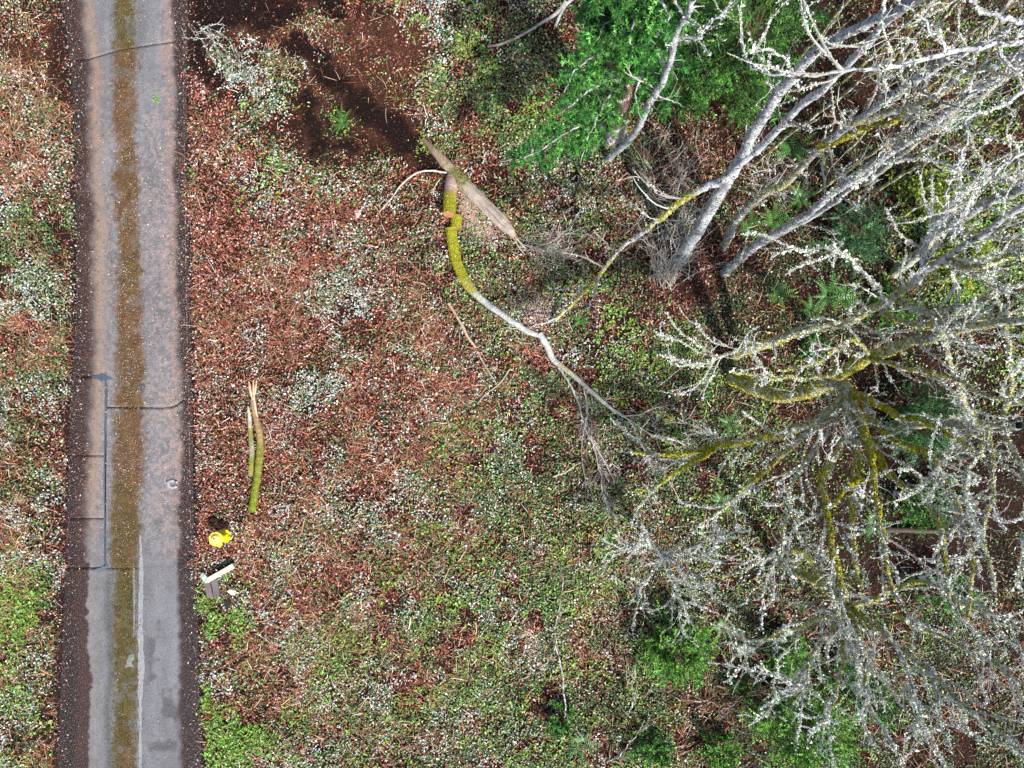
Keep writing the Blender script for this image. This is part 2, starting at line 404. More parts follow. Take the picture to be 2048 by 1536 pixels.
drive = thing('driveway', (*to_xy(262, 768), 0), 'narrow mossy concrete driveway running up the left side', 'driveway')
del drive['category']; drive['kind'] = 'structure'
mb = MB(); yy = np.linspace(-400, 1950, 60)
a = np.array([[*to_xy(np.interp(v, YT, DL) - 2, v), -.045] for v in yy]); b = np.array([[*to_xy(np.interp(v, YT, DR) + 2, v), -.045] for v in yy])
mb.add(np.stack([a, b], 1), quads=[(2 * i, 2 * i + 2, 2 * i + 3, 2 * i + 1) for i in range(59)], col=(.016, .013, .012))
mb.build('roadbed', M_soil, drive)
def slab(xl, xr, yt, yb, openl=False, openr=False):
    """xl,xr functions of y ; yt,yb functions of x (pixels)"""
    ny = max(4, int((np.mean(yb(np.array([200., 300]))) - np.mean(yt(np.array([200., 300])))) / 2.6)); nx = 76
    v = np.linspace(0, 1, ny)[:, None]; u = np.linspace(0, 1, nx)[None, :]
    ymid = yt(np.array([260.]))[0] * (1 - v) + yb(np.array([260.]))[0] * v
    for _ in range(2):
        xx = xl(ymid) * (1 - u) + xr(ymid) * u
        ymid = yt(xx) * (1 - v) + yb(xx) * v
    x_, y_ = to_xy(xx, ymid); x_ = x_.ravel(); y_ = y_.ravel()
    nx_ = xx.shape[1]
    ul = u + (9 if openl else 0); ur = 1 - u + (9 if openr else 0)
    edge = (np.minimum(np.minimum(v, 1 - v) * ny, np.minimum(ul, ur) * nx)).ravel()
    z = .006 * (fbm(x_, y_, 1.5, 4, 3) - .5) - .03 * (edge < .5)
    col = slab_colour(x_, y_)
    col = col * np.where(edge < 1.0, .75, 1)[:, None]
    idx = np.arange(ny * nx_).reshape(ny, nx_)
    m = MB(); m.add(np.stack([x_, y_, z], 1), quads=np.stack([idx[1:, :-1], idx[1:, 1:], idx[:-1, 1:], idx[:-1, :-1]], -1), col=col)
    m.build('concrete_slab', M_conc, drive, smooth=True)
fl = lambda y: np.interp(y, YT, DL); fr = lambda y: np.interp(y, YT, DR)
j1 = lambda x: np.interp(x, [100, 175, 240, 350, 400], [122, 118, 99, 82, 80])
j2 = lambda x: np.interp(x, [100, 180, 210.5, 212.5, 240, 330, 350, 372, 400], [752, 753, 754, 815, 815, 816, 812, 796, 790])

k_ = lambda a: (lambda x: np.full_like(np.asarray(x, float), a))
o_ = lambda f, d: (lambda x: f(x) + d)
slab(fl, fr, k_(-380), o_(j1, -.5))
slab(fl, fr, o_(j1, .5), o_(j2, -.8))
lj = lambda y: np.interp(y, [740, 1130, 1140], [211, 209, 211])
slab(fl, o_(lj, -1.6), k_(755.2), k_(911.2)); slab(fl, o_(lj, -1.6), k_(912.2), k_(1036.8)); slab(fl, o_(lj, -1.6), k_(1037.6), k_(1135.4))
cj = lambda y: np.interp(y, [800, 1060, 1300, 1536, 1950], [276, 276, 277, 279, 282])
j2r = lambda x: j2(np.maximum(x, 213)) + 1.0
slab(o_(lj, 1.6), cj, j2r, k_(1136.4), openr=True)
slab(fl, o_(cj, -.6), k_(1136.8), k_(1940)); slab(cj, fr, j2r, k_(1940), openl=True)

# repairs of blue grey sealant lying on the slabs, slate grey strip of mortar
def sheet(name, pts, z, colr, m=M_seal, parent=None, th=.008, label=None):
    pts = np.array([[*to_xy(a, b), z] for a, b in pts]); n = len(pts)
    mb = MB(); lo = pts.copy(); lo[:, 2] -= th + .012
    mb.add(np.concatenate([pts, lo]), quads=[(i, n + i, n + (i + 1) % n, (i + 1) % n) for i in range(n)], col=colr)
    cen = pts.mean(0); mb.add(np.concatenate([pts, [cen]]), tris=[(i, (i + 1) % n, n) for i in range(n)], col=colr)
    o = mb.build(name, m, parent, label=label); return o
def strip_pts(path, wid):
    p = np.array(path, float); d = norm(np.gradient(p, axis=0)); nn = np.stack([-d[:, 1], d[:, 0]], 1)
    wd = np.asarray(wid, float)[:, None] if np.ndim(wid) else wid
    return np.concatenate([p + nn * wd / 2, (p - nn * wd / 2)[::-1]])
def ribbon(name, path, wid, z, colr, m=M_seal, parent=None, sub=10, th=.01):
    p = smooth_path([(a, b, 0) for a, b in path], len(path) * sub)[:, :2]
    wd = np.interp(np.linspace(0, 1, len(p)), np.linspace(0, 1, len(wid)), wid) * (1 + .18 * RNG.normal(size=len(p)))
    d = norm(np.gradient(p, axis=0)); nn = np.stack([-d[:, 1], d[:, 0]], 1)
    A = p + nn * wd[:, None] / 2; B = p - nn * wd[:, None] / 2
    f = lambda q, zz: np.stack([*to_xy(q[:, 0], q[:, 1]), np.full(len(q), zz)], 1)
    V = np.stack([f(A, z - th), f(A, z), f(B, z), f(B, z - th)], 1)
    n = len(p); idx = np.arange(n * 4).reshape(n, 4)
    q = np.concatenate([np.stack([idx[:-1, j], idx[:-1, j + 1], idx[1:, j + 1], idx[1:, j]], -1) for j in range(3)])
    mb = MB(); mb.add(V, quads=q, col=colr); return mb.build(name, m, parent)
BL = (.055, .085, .12)
ribbon('sealant_strip', [(211, 746), (213, 790), (211, 850), (209, 950), (210, 1050), (210, 1118), (214, 1134)], [3, 5, 4, 3.2, 3, 3.4, 5], .011, BL, parent=drive)
ribbon('sealant_strip', [(182, 754), (196, 754), (205, 755), (214, 756), (224, 757)], [1, 9, 15, 8, 2], .015, BL, parent=drive)
ribbon('sealant_strip', [(182, 1141), (196, 1140), (208, 1136), (216, 1131)], [2, 7, 8, 4], .013, (.10, .13, .155), parent=drive)
ribbon('sealant_strip', [(281, 1070), (283, 1150), (281, 1250), (283, 1330), (281, 1400), (281, 1540), (282, 1800)], [4, 9, 9, 12, 7, 6, 6], .011, (.26, .275, .30), M_conc, drive)
ribbon('sealant_strip', [(268, 1135), (269, 1200), (268, 1270)], [4, 5, 2], .011, (.2, .2, .22), M_conc, drive)
sheet('mortar_patch', [(250, 1336), (254, 1322), (258, 1311), (268, 1306), (269, 1318), (263, 1324), (269, 1335), (258, 1333)], .012, (.20, .21, .20), M_conc, drive)
ribbon('sealant_strip', [(280, 772), (285, 774), (290, 772)], [4, 9, 5], .013, (.04, .06, .12), parent=drive)

# ------------------------------------------------------------------ leaf scatter
def leaves(mb, x, y, z, L, W, col, tilt, rng, fold=.25):
    n = len(x); yaw = rng.uniform(0, 2 * math.pi, n)
    nrm = norm(np.stack([tilt * rng.normal(size=n), tilt * rng.normal(size=n), np.ones(n)], 1))
    u = np.stack([np.cos(yaw), np.sin(yaw), np.zeros(n)], 1)
    u = norm(u - nrm * (u * nrm).sum(1, keepdims=True)); v = np.cross(nrm, u)
    c = np.stack([x, y, z], 1); L = L[:, None]; W = W[:, None]
    V = np.stack([c - u * L * .5, c - u * L * .1 + v * W * .5 + nrm * W * fold, c + u * L * .5 - nrm * L * .08, c - u * L * .05 - v * W * .5 + nrm * W * fold], 1)
    idx = np.arange(n * 4).reshape(n, 4)
    mb.add(V, tris=np.concatenate([idx[:, [0, 3, 2]], idx[:, [0, 2, 1]]]), col=np.repeat(col, 4, 0))

rng = np.random.default_rng(11)
NC = 1250000
x = rng.uniform(-15.2, 15.2, NC); y = rng.uniform(-11.8, 11.8, NC)
px, py = to_px(x, y)
dl = np.interp(py, YT, DL) - px; dr = px - np.interp(py, YT, DR)
rag = 46 * (fbm(x, y, 1.6, 77, 4) - .48)
outside = np.maximum(dl, dr) + rag
mxx = mix_at(x, y)
# patchiness: each kind has its own clumps
cl_pale = sm(.40, .68, fbm(x, y, 1.5, 201, 3)) * 1.7 * (.5 + 1.0 * (noise(x, y, 5.5, 202) > .45)) 
cl_green = sm(.30, .66, fbm(x, y, 1.8, 211, 3)) * 1.6
cl_brown = .5 + .9 * sm(.3, .7, fbm(x, y, 1.2, 221, 3))
cl_str = sm(.4, .7, fbm(x, y, 1.0, 231, 3)) * 1.8
cl_bri = sm(.38, .62, fbm(x, y, 1.6, 241, 3)) * 1.6
wts = np.stack([mxx[:, 0] * cl_brown, mxx[:, 1] * cl_pale * .56 * (1 - .6 * sm(1150, 1500, px)), (mxx[:, 2] + .30 * mxx[:, 1] * cl_pale) * cl_green, mxx[:, 3] * cl_bri, mxx[:, 4] * cl_str * .30], 1)
tot = wts.sum(1)
keep = (rng.uniform(size=NC) < np.clip(tot * .66, 0, .78) * (.55 + .45 * (fbm(x, y, 3.1, 333, 2) > .42)) * (1 - .72 * sm(.5, 1.3, mxx[:, 5])) * (1 - .90 * sm(.2, .8, bare_patch_at(x, y)))) & (outside > 2 + 10 * rng.random(NC) ** 2)
x, y, wts, tot, px, py = x[keep], y[keep], wts[keep], tot[keep], px[keep], py[keep]
cum = np.cumsum(wts, 1) / tot[:, None]; kind = (rng.uniform(size=len(x))[:, None] > cum).sum(1).clip(0, 4)
z0 = np.maximum(ground_z(x, y), np.where((px > np.interp(py, YT, DL)) & (px < np.interp(py, YT, DR)), .006, -9)); fl_ = fbm(x, y, 2.2, 301, 3); fine = (noise(x, y, 7, 303))
n_ = len(x)
zz = z0 + .01 + rng.uniform(0, 1, n_) ** 1.5 * (.03 + .16 * fl_ * fine)

PAL_BROWN = [(.25, .075, .045), (.33, .12, .075), (.19, .055, .045), (.44, .21, .17), (.14, .045, .035), (.36, .12, .06), (.50, .30, .25), (.27, .09, .08)]
PAL_GLINT = [(.50, .56, .52), (.40, .48, .43), (.60, .60, .56), (.32, .42, .35), (.54, .50, .42)]  # white glints of glossy ivy leaves put into the leaf colour
PAL_GREEN = [(.05, .12, .03), (.08, .17, .04), (.035, .09, .03), (.13, .20, .06), (.19, .22, .09), (.04, .13, .06), (.30, .33, .16)]
PAL_BRIGHT = [(.16, .34, .04), (.22, .40, .06), (.12, .26, .03), (.30, .42, .10)]
PAL_STRAW = [(.32, .11, .045), (.38, .17, .08), (.44, .27, .16), (.24, .08, .04), (.52, .42, .32)]

k = kind == 0; n = k.sum(); mb = MB()
big = rng.uniform(.025, .072, n) * (1 + .5 * (rng.random(n) > .94))
leaves(mb, x[k], y[k], zz[k], big, big * rng.uniform(.4, .8, n), pick(PAL_BROWN, n, rng, .55) * np.where((rng.random(n) < .85 * sm(1150, 1550, px[k])) , .33, 1.)[:, None], .45, rng, .3)  # leaves darkened towards the right: shade under the trees put into their colour
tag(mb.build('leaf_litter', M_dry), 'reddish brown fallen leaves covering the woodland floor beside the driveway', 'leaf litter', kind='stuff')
k = kind == 1; n = k.sum(); mb = MB()
big = rng.uniform(.028, .070, n) * (1 + .4 * (rng.random(n) > .9))
leaves(mb, x[k], y[k], zz[k] + .035, big, big * rng.uniform(.5, .85, n), pick(PAL_GLINT, n, rng, .3), .38, rng, .18)
tag(mb.build('glint_leaves', M_leaf), 'glossy ivy leaves with their white glints put into the colour, in patches among the brown litter', 'ground cover', kind='stuff')
k = kind == 2; n = k.sum(); mb = MB()
big = rng.uniform(.028, .072, n) * (1 + .4 * (rng.random(n) > .92))
leaves(mb, x[k], y[k], zz[k] + .02, big, big * rng.uniform(.5, .85, n), pick(PAL_GREEN, n, rng, .5) * np.where((rng.random(n) < .75 * sm(1150, 1550, px[k])) , .42, 1.)[:, None], .4, rng, .2)  # greens darkened likewise, painting in the canopy shade on the right
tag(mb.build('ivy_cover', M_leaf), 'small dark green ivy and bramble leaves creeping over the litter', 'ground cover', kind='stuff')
k = kind == 3; n = k.sum(); mb = MB()
big = rng.uniform(.05, .13, n)
leaves(mb, x[k], y[k], zz[k] + .03, big, big * rng.uniform(.25, .6, n), pick(PAL_BRIGHT, n, rng, .2), .6, rng, .2)
tag(mb.build('young_weeds', M_leaf), 'bright yellow green young weeds growing along the driveway edges', 'weeds', kind='stuff')
# straw: bent ribbons, dry stems and needles
k = kind == 4; xs_, ys_, zs_ = x[k], y[k], zz[k]
ex = 26000; xa = rng.uniform(-15, 15, ex); ya = rng.uniform(-11.6, 11.6, ex)
pxa, pya = to_px(xa, ya); out = np.maximum(np.interp(pya, YT, DL) - pxa, pxa - np.interp(pya, YT, DR))
ka = (out > 14) & (rng.random(ex) < (.25 + mix_at(xa, ya)[:, 4]) * (1 - .93 * sm(.15, .5, bare_patch_at(xa, ya))) * (1 - .8 * sm(.5, 1.1, mix_at(xa, ya)[:, 5]))); xa, ya = xa[ka], ya[ka]
xs_ = np.concatenate([xs_, xa]); ys_ = np.concatenate([ys_, ya]); zs_ = np.concatenate([zs_, ground_z(xa, ya) + .05 + .08 * rng.random(len(xa))])
n = len(xs_); yaw = rng.uniform(0, 6.28, n); L = rng.uniform(.10, .42, n)
d0 = np.stack([np.cos(yaw), np.sin(yaw), .15 * rng.normal(size=n)], 1)
pp = grow(np.stack([xs_, ys_, zs_], 1), d0, L, 4, .16, rng=rng)
pp[..., 2] = np.maximum(pp[..., 2], ground_z(pp[..., 0], pp[..., 1]) + .01)
sd_ = norm(np.cross(d0, np.array([0, 0, 1.])))[:, None] * (rng.uniform(.003, .0075, n))[:, None, None] * np.array([1, 1, .8, .3])[None, :, None]
V = np.stack([pp - sd_, pp + sd_], 2)     # n,4,2,3
idx = np.arange(n * 8).reshape(n, 4, 2)
q = np.stack([idx[:, :-1, 0], idx[:, :-1, 1], idx[:, 1:, 1], idx[:, 1:, 0]], -1)
mb = MB(); mb.add(V, quads=q, col=np.repeat(pick(PAL_STRAW, n, rng, .4), 8, 0))
tag(mb.build('dry_stems', M_straw), 'orange and straw coloured dry stems and needles strewn over the litter', 'dry stems', kind='stuff')

# debris and moss on the drive
n = 36000; py_ = rng.uniform(-150, 1700, n); u = np.where(rng.random(n) < .55, rng.normal(.8, .13, n), rng.random(n)).clip(.02, .98)
cen = rng.random(n) < .28
px_ = np.where(cen, 255 + 20 * rng.normal(size=n), np.interp(py_, YT, DL) + u * (np.interp(py_, YT, DR) - np.interp(py_, YT, DL)))
kk = (rng.random(n) < np.interp(py_, [0, 120, 350, 800, 1000, 1130, 1200], [.25, .4, .9, 1, .7, .35, .12])) & (rng.random(n) < .35 + 1.1 * sm(.42, .6, fbm(px_ / PPM, py_ / PPM, 2.2, 8, 3)))
px_, py_ = px_[kk], py_[kk]; xx, yy_ = to_xy(px_, py_); n = len(xx)
mb = MB(); big = rng.uniform(.010, .036, n) * (1 + .8 * (rng.random(n) > .95))
leaves(mb, xx, yy_, .012 + .01 * rng.random(n), big, big * rng.uniform(.2, .7, n), pick([(.45, .31, .27), (.38, .26, .2), (.6, .5, .42), (.22, .11, .06), (.3, .17, .08), (.55, .48, .45)], n, rng), .18, rng)
tag(mb.build('driveway_debris', M_dry), 'pinkish leaf scraps and twig bits scattered on the concrete', 'leaf debris', kind='stuff')
n = 30000; py_ = rng.uniform(-150, 1700, n); px_ = 252 + 19 * rng.normal(size=n)
xx, yy_ = to_xy(px_, py_)
g_ = np.interp(py_, [0, 90, 110, 400, 900, 1100, 1200, 1536], [.7, .6, .15, .2, .15, .55, .9, .6])
kk = rng.random(n) < .9 * (fbm(xx, yy_, 3, 19, 3) > .38); xx, yy_, g_ = xx[kk], yy_[kk], g_[kk]; n = len(xx)
mb = MB(); big = rng.uniform(.010, .03, n)
cg = np.where((rng.random(n) < g_)[:, None], pick([(.10, .095, .015), (.14, .13, .02), (.07, .07, .015)], n, rng), pick([(.17, .09, .04), (.24, .13, .06), (.12, .07, .02), (.3, .19, .09)], n, rng))
leaves(mb, xx, yy_, .010 + .012 * rng.random(n), big, big * .6, cg, .7, rng)
tag(mb.build('driveway_moss', M_moss), 'olive and rusty moss tufts forming the centre strip of the driveway', 'moss', kind='stuff')
# scraps on the dark margins
n = 9000; py_ = rng.uniform(-150, 1700, n); sd2 = rng.random(n) < .5
px_ = np.where(sd2, np.interp(py_, YT, DL) + rng.normal(size=n) * 16 + 4, np.interp(py_, YT, DR) + rng.normal(size=n) * 13 + 2)
xx, yy_ = to_xy(px_, py_); mb = MB(); big = rng.uniform(.02, .07, n)
leaves(mb, xx, yy_, np.maximum(ground_z(xx, yy_), 0) + .012 + .01 * rng.random(n), big, big * rng.uniform(.2, .6, n), pick([(.55, .48, .46), (.25, .1, .07), (.12, .05, .04), (.18, .07, .05), (.4, .25, .2), (.08, .04, .03), (.1, .05, .04)], n, rng), .4, rng)
tag(mb.build('margin_litter', M_dry), 'scattered leaf scraps on the dark muddy margins of the driveway', 'leaf litter', kind='stuff')
# flecks on the bare reddish soil and the near-black patches
n = 90000; px_ = rng.uniform(0, 900, n); py_ = rng.uniform(-60, 360, n); xx, yy_ = to_xy(px_, py_)
so_ = bare_patch_at(xx, yy_); kk = rng.random(n) < sm(.2, .5, so_) * np.where(so_ > .7, .5, .95); xx, yy_ = xx[kk], yy_[kk]; n = len(xx)
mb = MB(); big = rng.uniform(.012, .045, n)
cs_ = 1.25 * pick([(.10, .04, .022), (.065, .026, .016), (.14, .06, .03), (.05, .02, .013), (.10, .045, .03)], n, rng, .35) * np.where(so_[kk] > .7, .4, 1.)[:, None]  # flecks darker on the near-black patches
fl2 = rng.random(n) < .03; cs_[fl2] = (.42, .3, .24)
leaves(mb, xx, yy_, ground_z(xx, yy_) + .012 + .02 * rng.random(n), big, big * rng.uniform(.2, .6, n), cs_, .5, rng)
tag(mb.build('patch_litter', M_dry), 'fine rusty scraps on the bare reddish soil and the dark patch beside it', 'leaf litter', kind='stuff')

n = 5000; px_ = rng.uniform(0, 900, n); py_ = rng.uniform(-60, 360, n); xx, yy_ = to_xy(px_, py_)
so_ = bare_patch_at(xx, yy_); kk = (so_ > .4) & (rng.random(n) < .75); xx, yy_ = xx[kk], yy_[kk]; n = len(xx)
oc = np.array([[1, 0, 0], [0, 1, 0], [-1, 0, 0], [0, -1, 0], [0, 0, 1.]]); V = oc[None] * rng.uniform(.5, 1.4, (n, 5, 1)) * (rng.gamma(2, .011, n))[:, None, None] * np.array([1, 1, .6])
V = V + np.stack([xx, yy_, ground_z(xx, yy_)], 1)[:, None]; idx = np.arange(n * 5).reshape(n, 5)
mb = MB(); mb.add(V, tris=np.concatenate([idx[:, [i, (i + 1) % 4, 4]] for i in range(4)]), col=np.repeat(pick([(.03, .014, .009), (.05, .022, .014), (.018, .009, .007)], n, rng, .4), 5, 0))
tag(mb.build('soil_clods', M_soil), 'dark crumbly clods of soil on the bare patch', 'soil', kind='stuff')

# ------------------------------------------------------------------ woody builders
BARK_GREY = np.array([.34, .35, .365]); BARK_PALE = np.array([.52, .54, .58]); BARK_DARK = np.array([.07, .055, .045])
MOSS = np.array([.46, .42, .02]); MOSS_D = np.array([.085, .085, .015]); LICH = [(.72, .76, .68), (.82, .83, .77), (.64, .71, .62), (.76, .77, .66), (.52, .59, .49)]

def bark_col(Pn, base, moss, rng, pale=.3, dark0=.0):
    K = len(Pn); t = np.linspace(0, 1, K)[:, None]
    n = rng.random((K, 1)); c = base * (.75 + .4 * n)
    lp = (rng.random((K, 1)) < pale) * .7; c = c * (1 - lp) + BARK_PALE * 1.15 * lp
    m = np.interp(t[:, 0], np.linspace(0, 1, len(moss)), moss)[:, None]
    mm = np.clip(m * 1.3 + .5 * (rng.random((K, 1)) - .5), 0, 1) * (m > .02)
    mcol = MOSS * (.55 + .6 * rng.random((K, 1)))
    c = c * (1 - mm) + mcol * mm
    if dark0: dd = np.clip(1 - t / dark0, 0, 1) * .6; c = c * (1 - dd) + BARK_DARK * dd
    return c

def limb(mbk, pts, r0, r1, rng, base=BARK_GREY, moss=(0, 0), sides=9, step=.10, jit=.06, lump=.07, pale=.3, dark0=0, pw=1.0):
    pts = np.asarray(pts, float); L = np.linalg.norm(np.diff(pts, axis=0), axis=1).sum()
    K = int(np.clip(L / step, 6, 150)); Pn = smooth_path(pts, K, jit, rng)
    t = np.linspace(0, 1, K); Rr = (r0 * (1 - t) ** pw + r1 * (1 - (1 - t) ** pw)) if pw != 1 else r0 * (1 - t) + r1 * t
    Rr = Rr * (1 + .05 * rng.normal(size=K))
    tubes(mbk, Pn, Rr, sides, bark_col(Pn, base, moss, rng, pale, dark0)[None], lump, rng)
    return Pn, Rr

def resample(Pn, K=16):
    i = np.linspace(0, len(Pn) - 1, K).astype(int); return Pn[i]

def fuzz(mb, Pn, Rr, n, size, pal, rng, mask=None, out=1.1):
    K = len(Pn); t = rng.random(n) * (K - 1.01); k = t.astype(int); f = (t - k)[:, None]
    if mask is not None:
        m = np.interp(t / (K - 1), np.linspace(0, 1, len(mask)), mask); s = rng.random(n) < m; k = k[s]; f = f[s]; n = len(k)
    if n == 0: return
    p = Pn[k] * (1 - f) + Pn[k + 1] * f
    d = norm(rng.normal(size=(n, 3)) + np.array([0, 0, .6])); T = norm(Pn[k + 1] - Pn[k]); d = norm(d - T * (d * T).sum(1, keepdims=True))
    rand_quads(mb, p + d * (Rr[k] * out)[:, None], size, size * .8, pick(pal, n, rng), rng)

MOSSPAL = [(.46, .44, .02), (.56, .50, .02), (.28, .28, .02), (.60, .56, .04)]
def lichen_on(mb, Pn, n, size, rng, spread=.012, bias=1.0, per=5):
    """crusty clumps of flakes strung along twigs Pn (N,K,3)"""
    N, K, _ = Pn.shape; m = max(1, int(n * 1.15)); size = size * .62
    ln = np.linalg.norm(np.diff(Pn, axis=1), axis=-1).sum(1); i = rng.choice(N, m, p=ln / ln.sum())
    t = rng.random(m) ** bias * (K - 1.01); k = t.astype(int); f = (t - k)[:, None]
    p = Pn[i, k] * (1 - f) + Pn[i, k + 1] * f; T = norm(Pn[i, k + 1] - Pn[i, k])
    s = size * rng.gamma(3, .38, m)
    base = pick(LICH, m, rng, .12)
    for j in range(per):
        q = p + T * (rng.normal(size=(m, 1)) * s[:, None] * 1.5) + rng.normal(size=(m, 3)) * (s * .36)[:, None]
        rand_quads(mb, q, s * .85, s * .75, np.clip(base * (1 + .12 * rng.normal(size=(m, 1))), 0, .85), rng)

TW_N, LI_N = .42, .62
TWIGC = [(.50, .49, .45), (.40, .37, .32), (.58, .58, .53), (.34, .28, .22)]
def tree(name, label, cat, trunk, limbs, rng, twig=(60, 3, 3), tl=(1.1, .45, .2), lich=1500, lsize=.035, group=None,
         trunk_r=(.18, .05), trunk_moss=(0, 0), trunk_base=BARK_GREY, pale=.35, mossfuzz=0, twig_r=.011, up=.05, tt0=.35, twigpal=TWIGC, dark0=.0, stubs=0, trunk_lich=0, trunk_tw=1):
    """trunk: list of (px,py,h); limbs: list of (list of (px,py,h), r0, r1, moss tuple)"""
    base = P(trunk[0][0], trunk[0][1], trunk[0][2])
    root = thing(name, base, label, cat, group)
    tp = [P(*a) for a in trunk]; tp[0] = tp[0] - np.array([0, 0, .15])
    mb = MB(); Pn, Rr = limb(mb, tp, trunk_r[0], trunk_r[1], rng, trunk_base, trunk_moss, 14, .09, .10, .06, pale, dark0)
    # root flare
    o = mb.build('trunk', M_alder, root, smooth=True)
    src = [resample(Pn[int(len(Pn) * tt0):])] if trunk_tw else []; srcR = [resample(Rr[int(len(Rr) * tt0):])] if trunk_tw else []
    mm = MB(); ml = MB(); mt = MB()
    if mossfuzz: fuzz(mm, Pn, Rr, int(mossfuzz), .035, MOSSPAL, rng, trunk_moss)
    if stubs:
        p_, d_, r_, _ = spawn(Pn[None], Rr[None], stubs, .1, .95, (55, 90), rng)
        st = grow(p_, d_, rng.uniform(.05, .20, stubs), 4, .1, .05, rng); tubes(mt, st, np.linspace(.009, .003, 4)[None] * np.ones((stubs, 1)), 3, np.repeat(pick(TWIGC, stubs, rng)[:, None], 4, 1))
    if trunk_lich: fuzz(ml, Pn, Rr, trunk_lich, .022, LICH, rng)
    for li in limbs:
        pts, r0, r1, mo = li[:4]
        m2 = MB(); q = [P(*a) for a in pts]; mk = 1.25 if max(mo) > .7 else 1.; Lp, Lr = limb(m2, q, r0 * mk, r1 * mk, rng, trunk_base, mo, 9, .08, .10, .09, pale)
        m2.build('limb', M_alder, root, smooth=True)
        src.append(resample(Lp)); srcR.append(resample(Lr))
        if mossfuzz or max(mo) > 0: fuzz(mm, Lp, Lr, 2600, .034, MOSSPAL, rng, mo, 1.15)
    S = np.stack(src); SR = np.stack(srcR)
    n1, m2_, m3 = twig; n1 = int(n1 * TW_N); up = up + .035; m2_ = max(2, m2_ - 1); m3 = 1; lich = int(lich * LI_N); twig_r *= 1.35; tl = (tl[0] * 1.1, tl[1] * 1.15, tl[2] * 1.2)
    p_, d_, r_, t_ = spawn(S, SR, n1, .08, 1., (22, 55), rng); d_[:, 2] *= .6; d_ = norm(d_ + np.array([0, 0, .22]))
    L = tl[0] * rng.uniform(.45, 1.3, n1); T1 = grow(p_, d_, L, 8, .15, up, rng)
    R1 = np.minimum(r_ * .7, twig_r * L / tl[0] * 1.2)[:, None] * np.linspace(1, .3, 8)[None]
    tubes(mt, T1, R1, 4, np.repeat(pick(twigpal, n1, rng)[:, None], 8, 1))
    n2 = n1 * m2_; p_, d_, r_, _ = spawn(T1, R1, n2, .1, 1., (25, 60), rng)
    L = tl[1] * rng.uniform(.4, 1.4, n2); T2 = grow(p_, d_, L, 6, .20, up, rng)
    R2 = np.minimum(r_ * .7, twig_r * .5)[:, None] * np.linspace(1, .35, 6)[None]
    tubes(mt, T2, R2, 3, np.repeat(pick(twigpal, n2, rng)[:, None], 6, 1))
    n3 = n2 * m3
    if n3:
        n3 = n3 // 2; p_, d_, r_, _ = spawn(T2, R2, n3, .15, 1., (30, 70), rng)
        L = tl[2] * rng.uniform(.4, 1.4, n3); T3 = grow(p_, d_, L, 4, .22, up, rng)
        R3 = np.full((n3, 1), twig_r * .28) * np.linspace(1, .5, 4)[None]
        tubes(mt, T3, R3, 3, np.repeat(pick(twigpal, n3, rng)[:, None], 4, 1))
    mt.build('twigs', M_twig, root, kind='stuff')
    if lich:
        lichen_on(ml, S[1:] if len(S) > 1 else S, int(lich * .26), lsize * 1.05, rng)
        lichen_on(ml, T1, int(lich * .50), lsize * .85, rng); lichen_on(ml, T2, int(lich * .30), lsize * .55, rng)
    if ml.n: ml.build('lichen', M_lich, root, kind='stuff')
    if mm.n: mm.build('moss', M_moss, root, kind='stuff')
    return root

# ------------------------------------------------------------------ alders (upper right)
rng = np.random.default_rng(21)
tree('alder_tree', 'thin pale alder leaning in front of the fir trunk', 'tree',
     [(1212, 322, 0), (1250, 285, 1.8), (1290, 225, 4), (1320, 165, 5.8), (1350, 80, 7.8), (1385, 20, 9), (1425, -50, 10)],
     [([(1350, 80, 7.8), (1400, 60, 8.2), (1450, 20, 8.8)], .03, .01, (0, 0)),
      ([(1330, 150, 6.0), (1310, 90, 7.0), (1340, 30, 8.0)], .025, .008, (0, 0))],
     rng, (26, 3, 2), (.9, .4, .2), 900, .03, trunk_r=(.085, .028), pale=.6, stubs=40, tt0=.3, dark0=.2, trunk_base=BARK_PALE, trunk_lich=500)
tree('alder_tree', 'thick grey alder whose trunk forks in two near the low twig bundle', 'tree',
     [(1350, 530, 0), (1385, 480, 1.5), (1425, 410, 3.2), (1470, 340, 4.8), (1500, 290, 5.8), (1560, 200, 7.4), (1640, 112, 8.9), (1740, 55, 10.1), (1860, -10, 11.2), (1980, -60, 12)],
     [([(1470, 340, 4.8), (1530, 290, 5.9), (1600, 215, 7.4), (1680, 150, 8.7), (1740, 80, 9.9), (1830, 0, 11), (1900, -50, 11.7)], .075, .028, (0, 0)),
      ([(1462, 352, 4.6), (1410, 375, 4.2), (1360, 400, 3.6), (1300, 450, 2.8), (1240, 490, 2.0), (1190, 555, 1.0), (1110, 642, .25)], .065, .025, (.1, .0, .9, .2, .1, .7, .5)),
      ([(1590, 170, 8), (1560, 120, 8.6), (1500, 100, 9.2)], .02, .008, (0, 0))],
     rng, (70, 3, 2), (1.0, .45, .2), 3200, .032, trunk_r=(.16, .022), pale=.5, stubs=130, tt0=.45, dark0=.28, trunk_base=BARK_PALE * .85, trunk_lich=500)
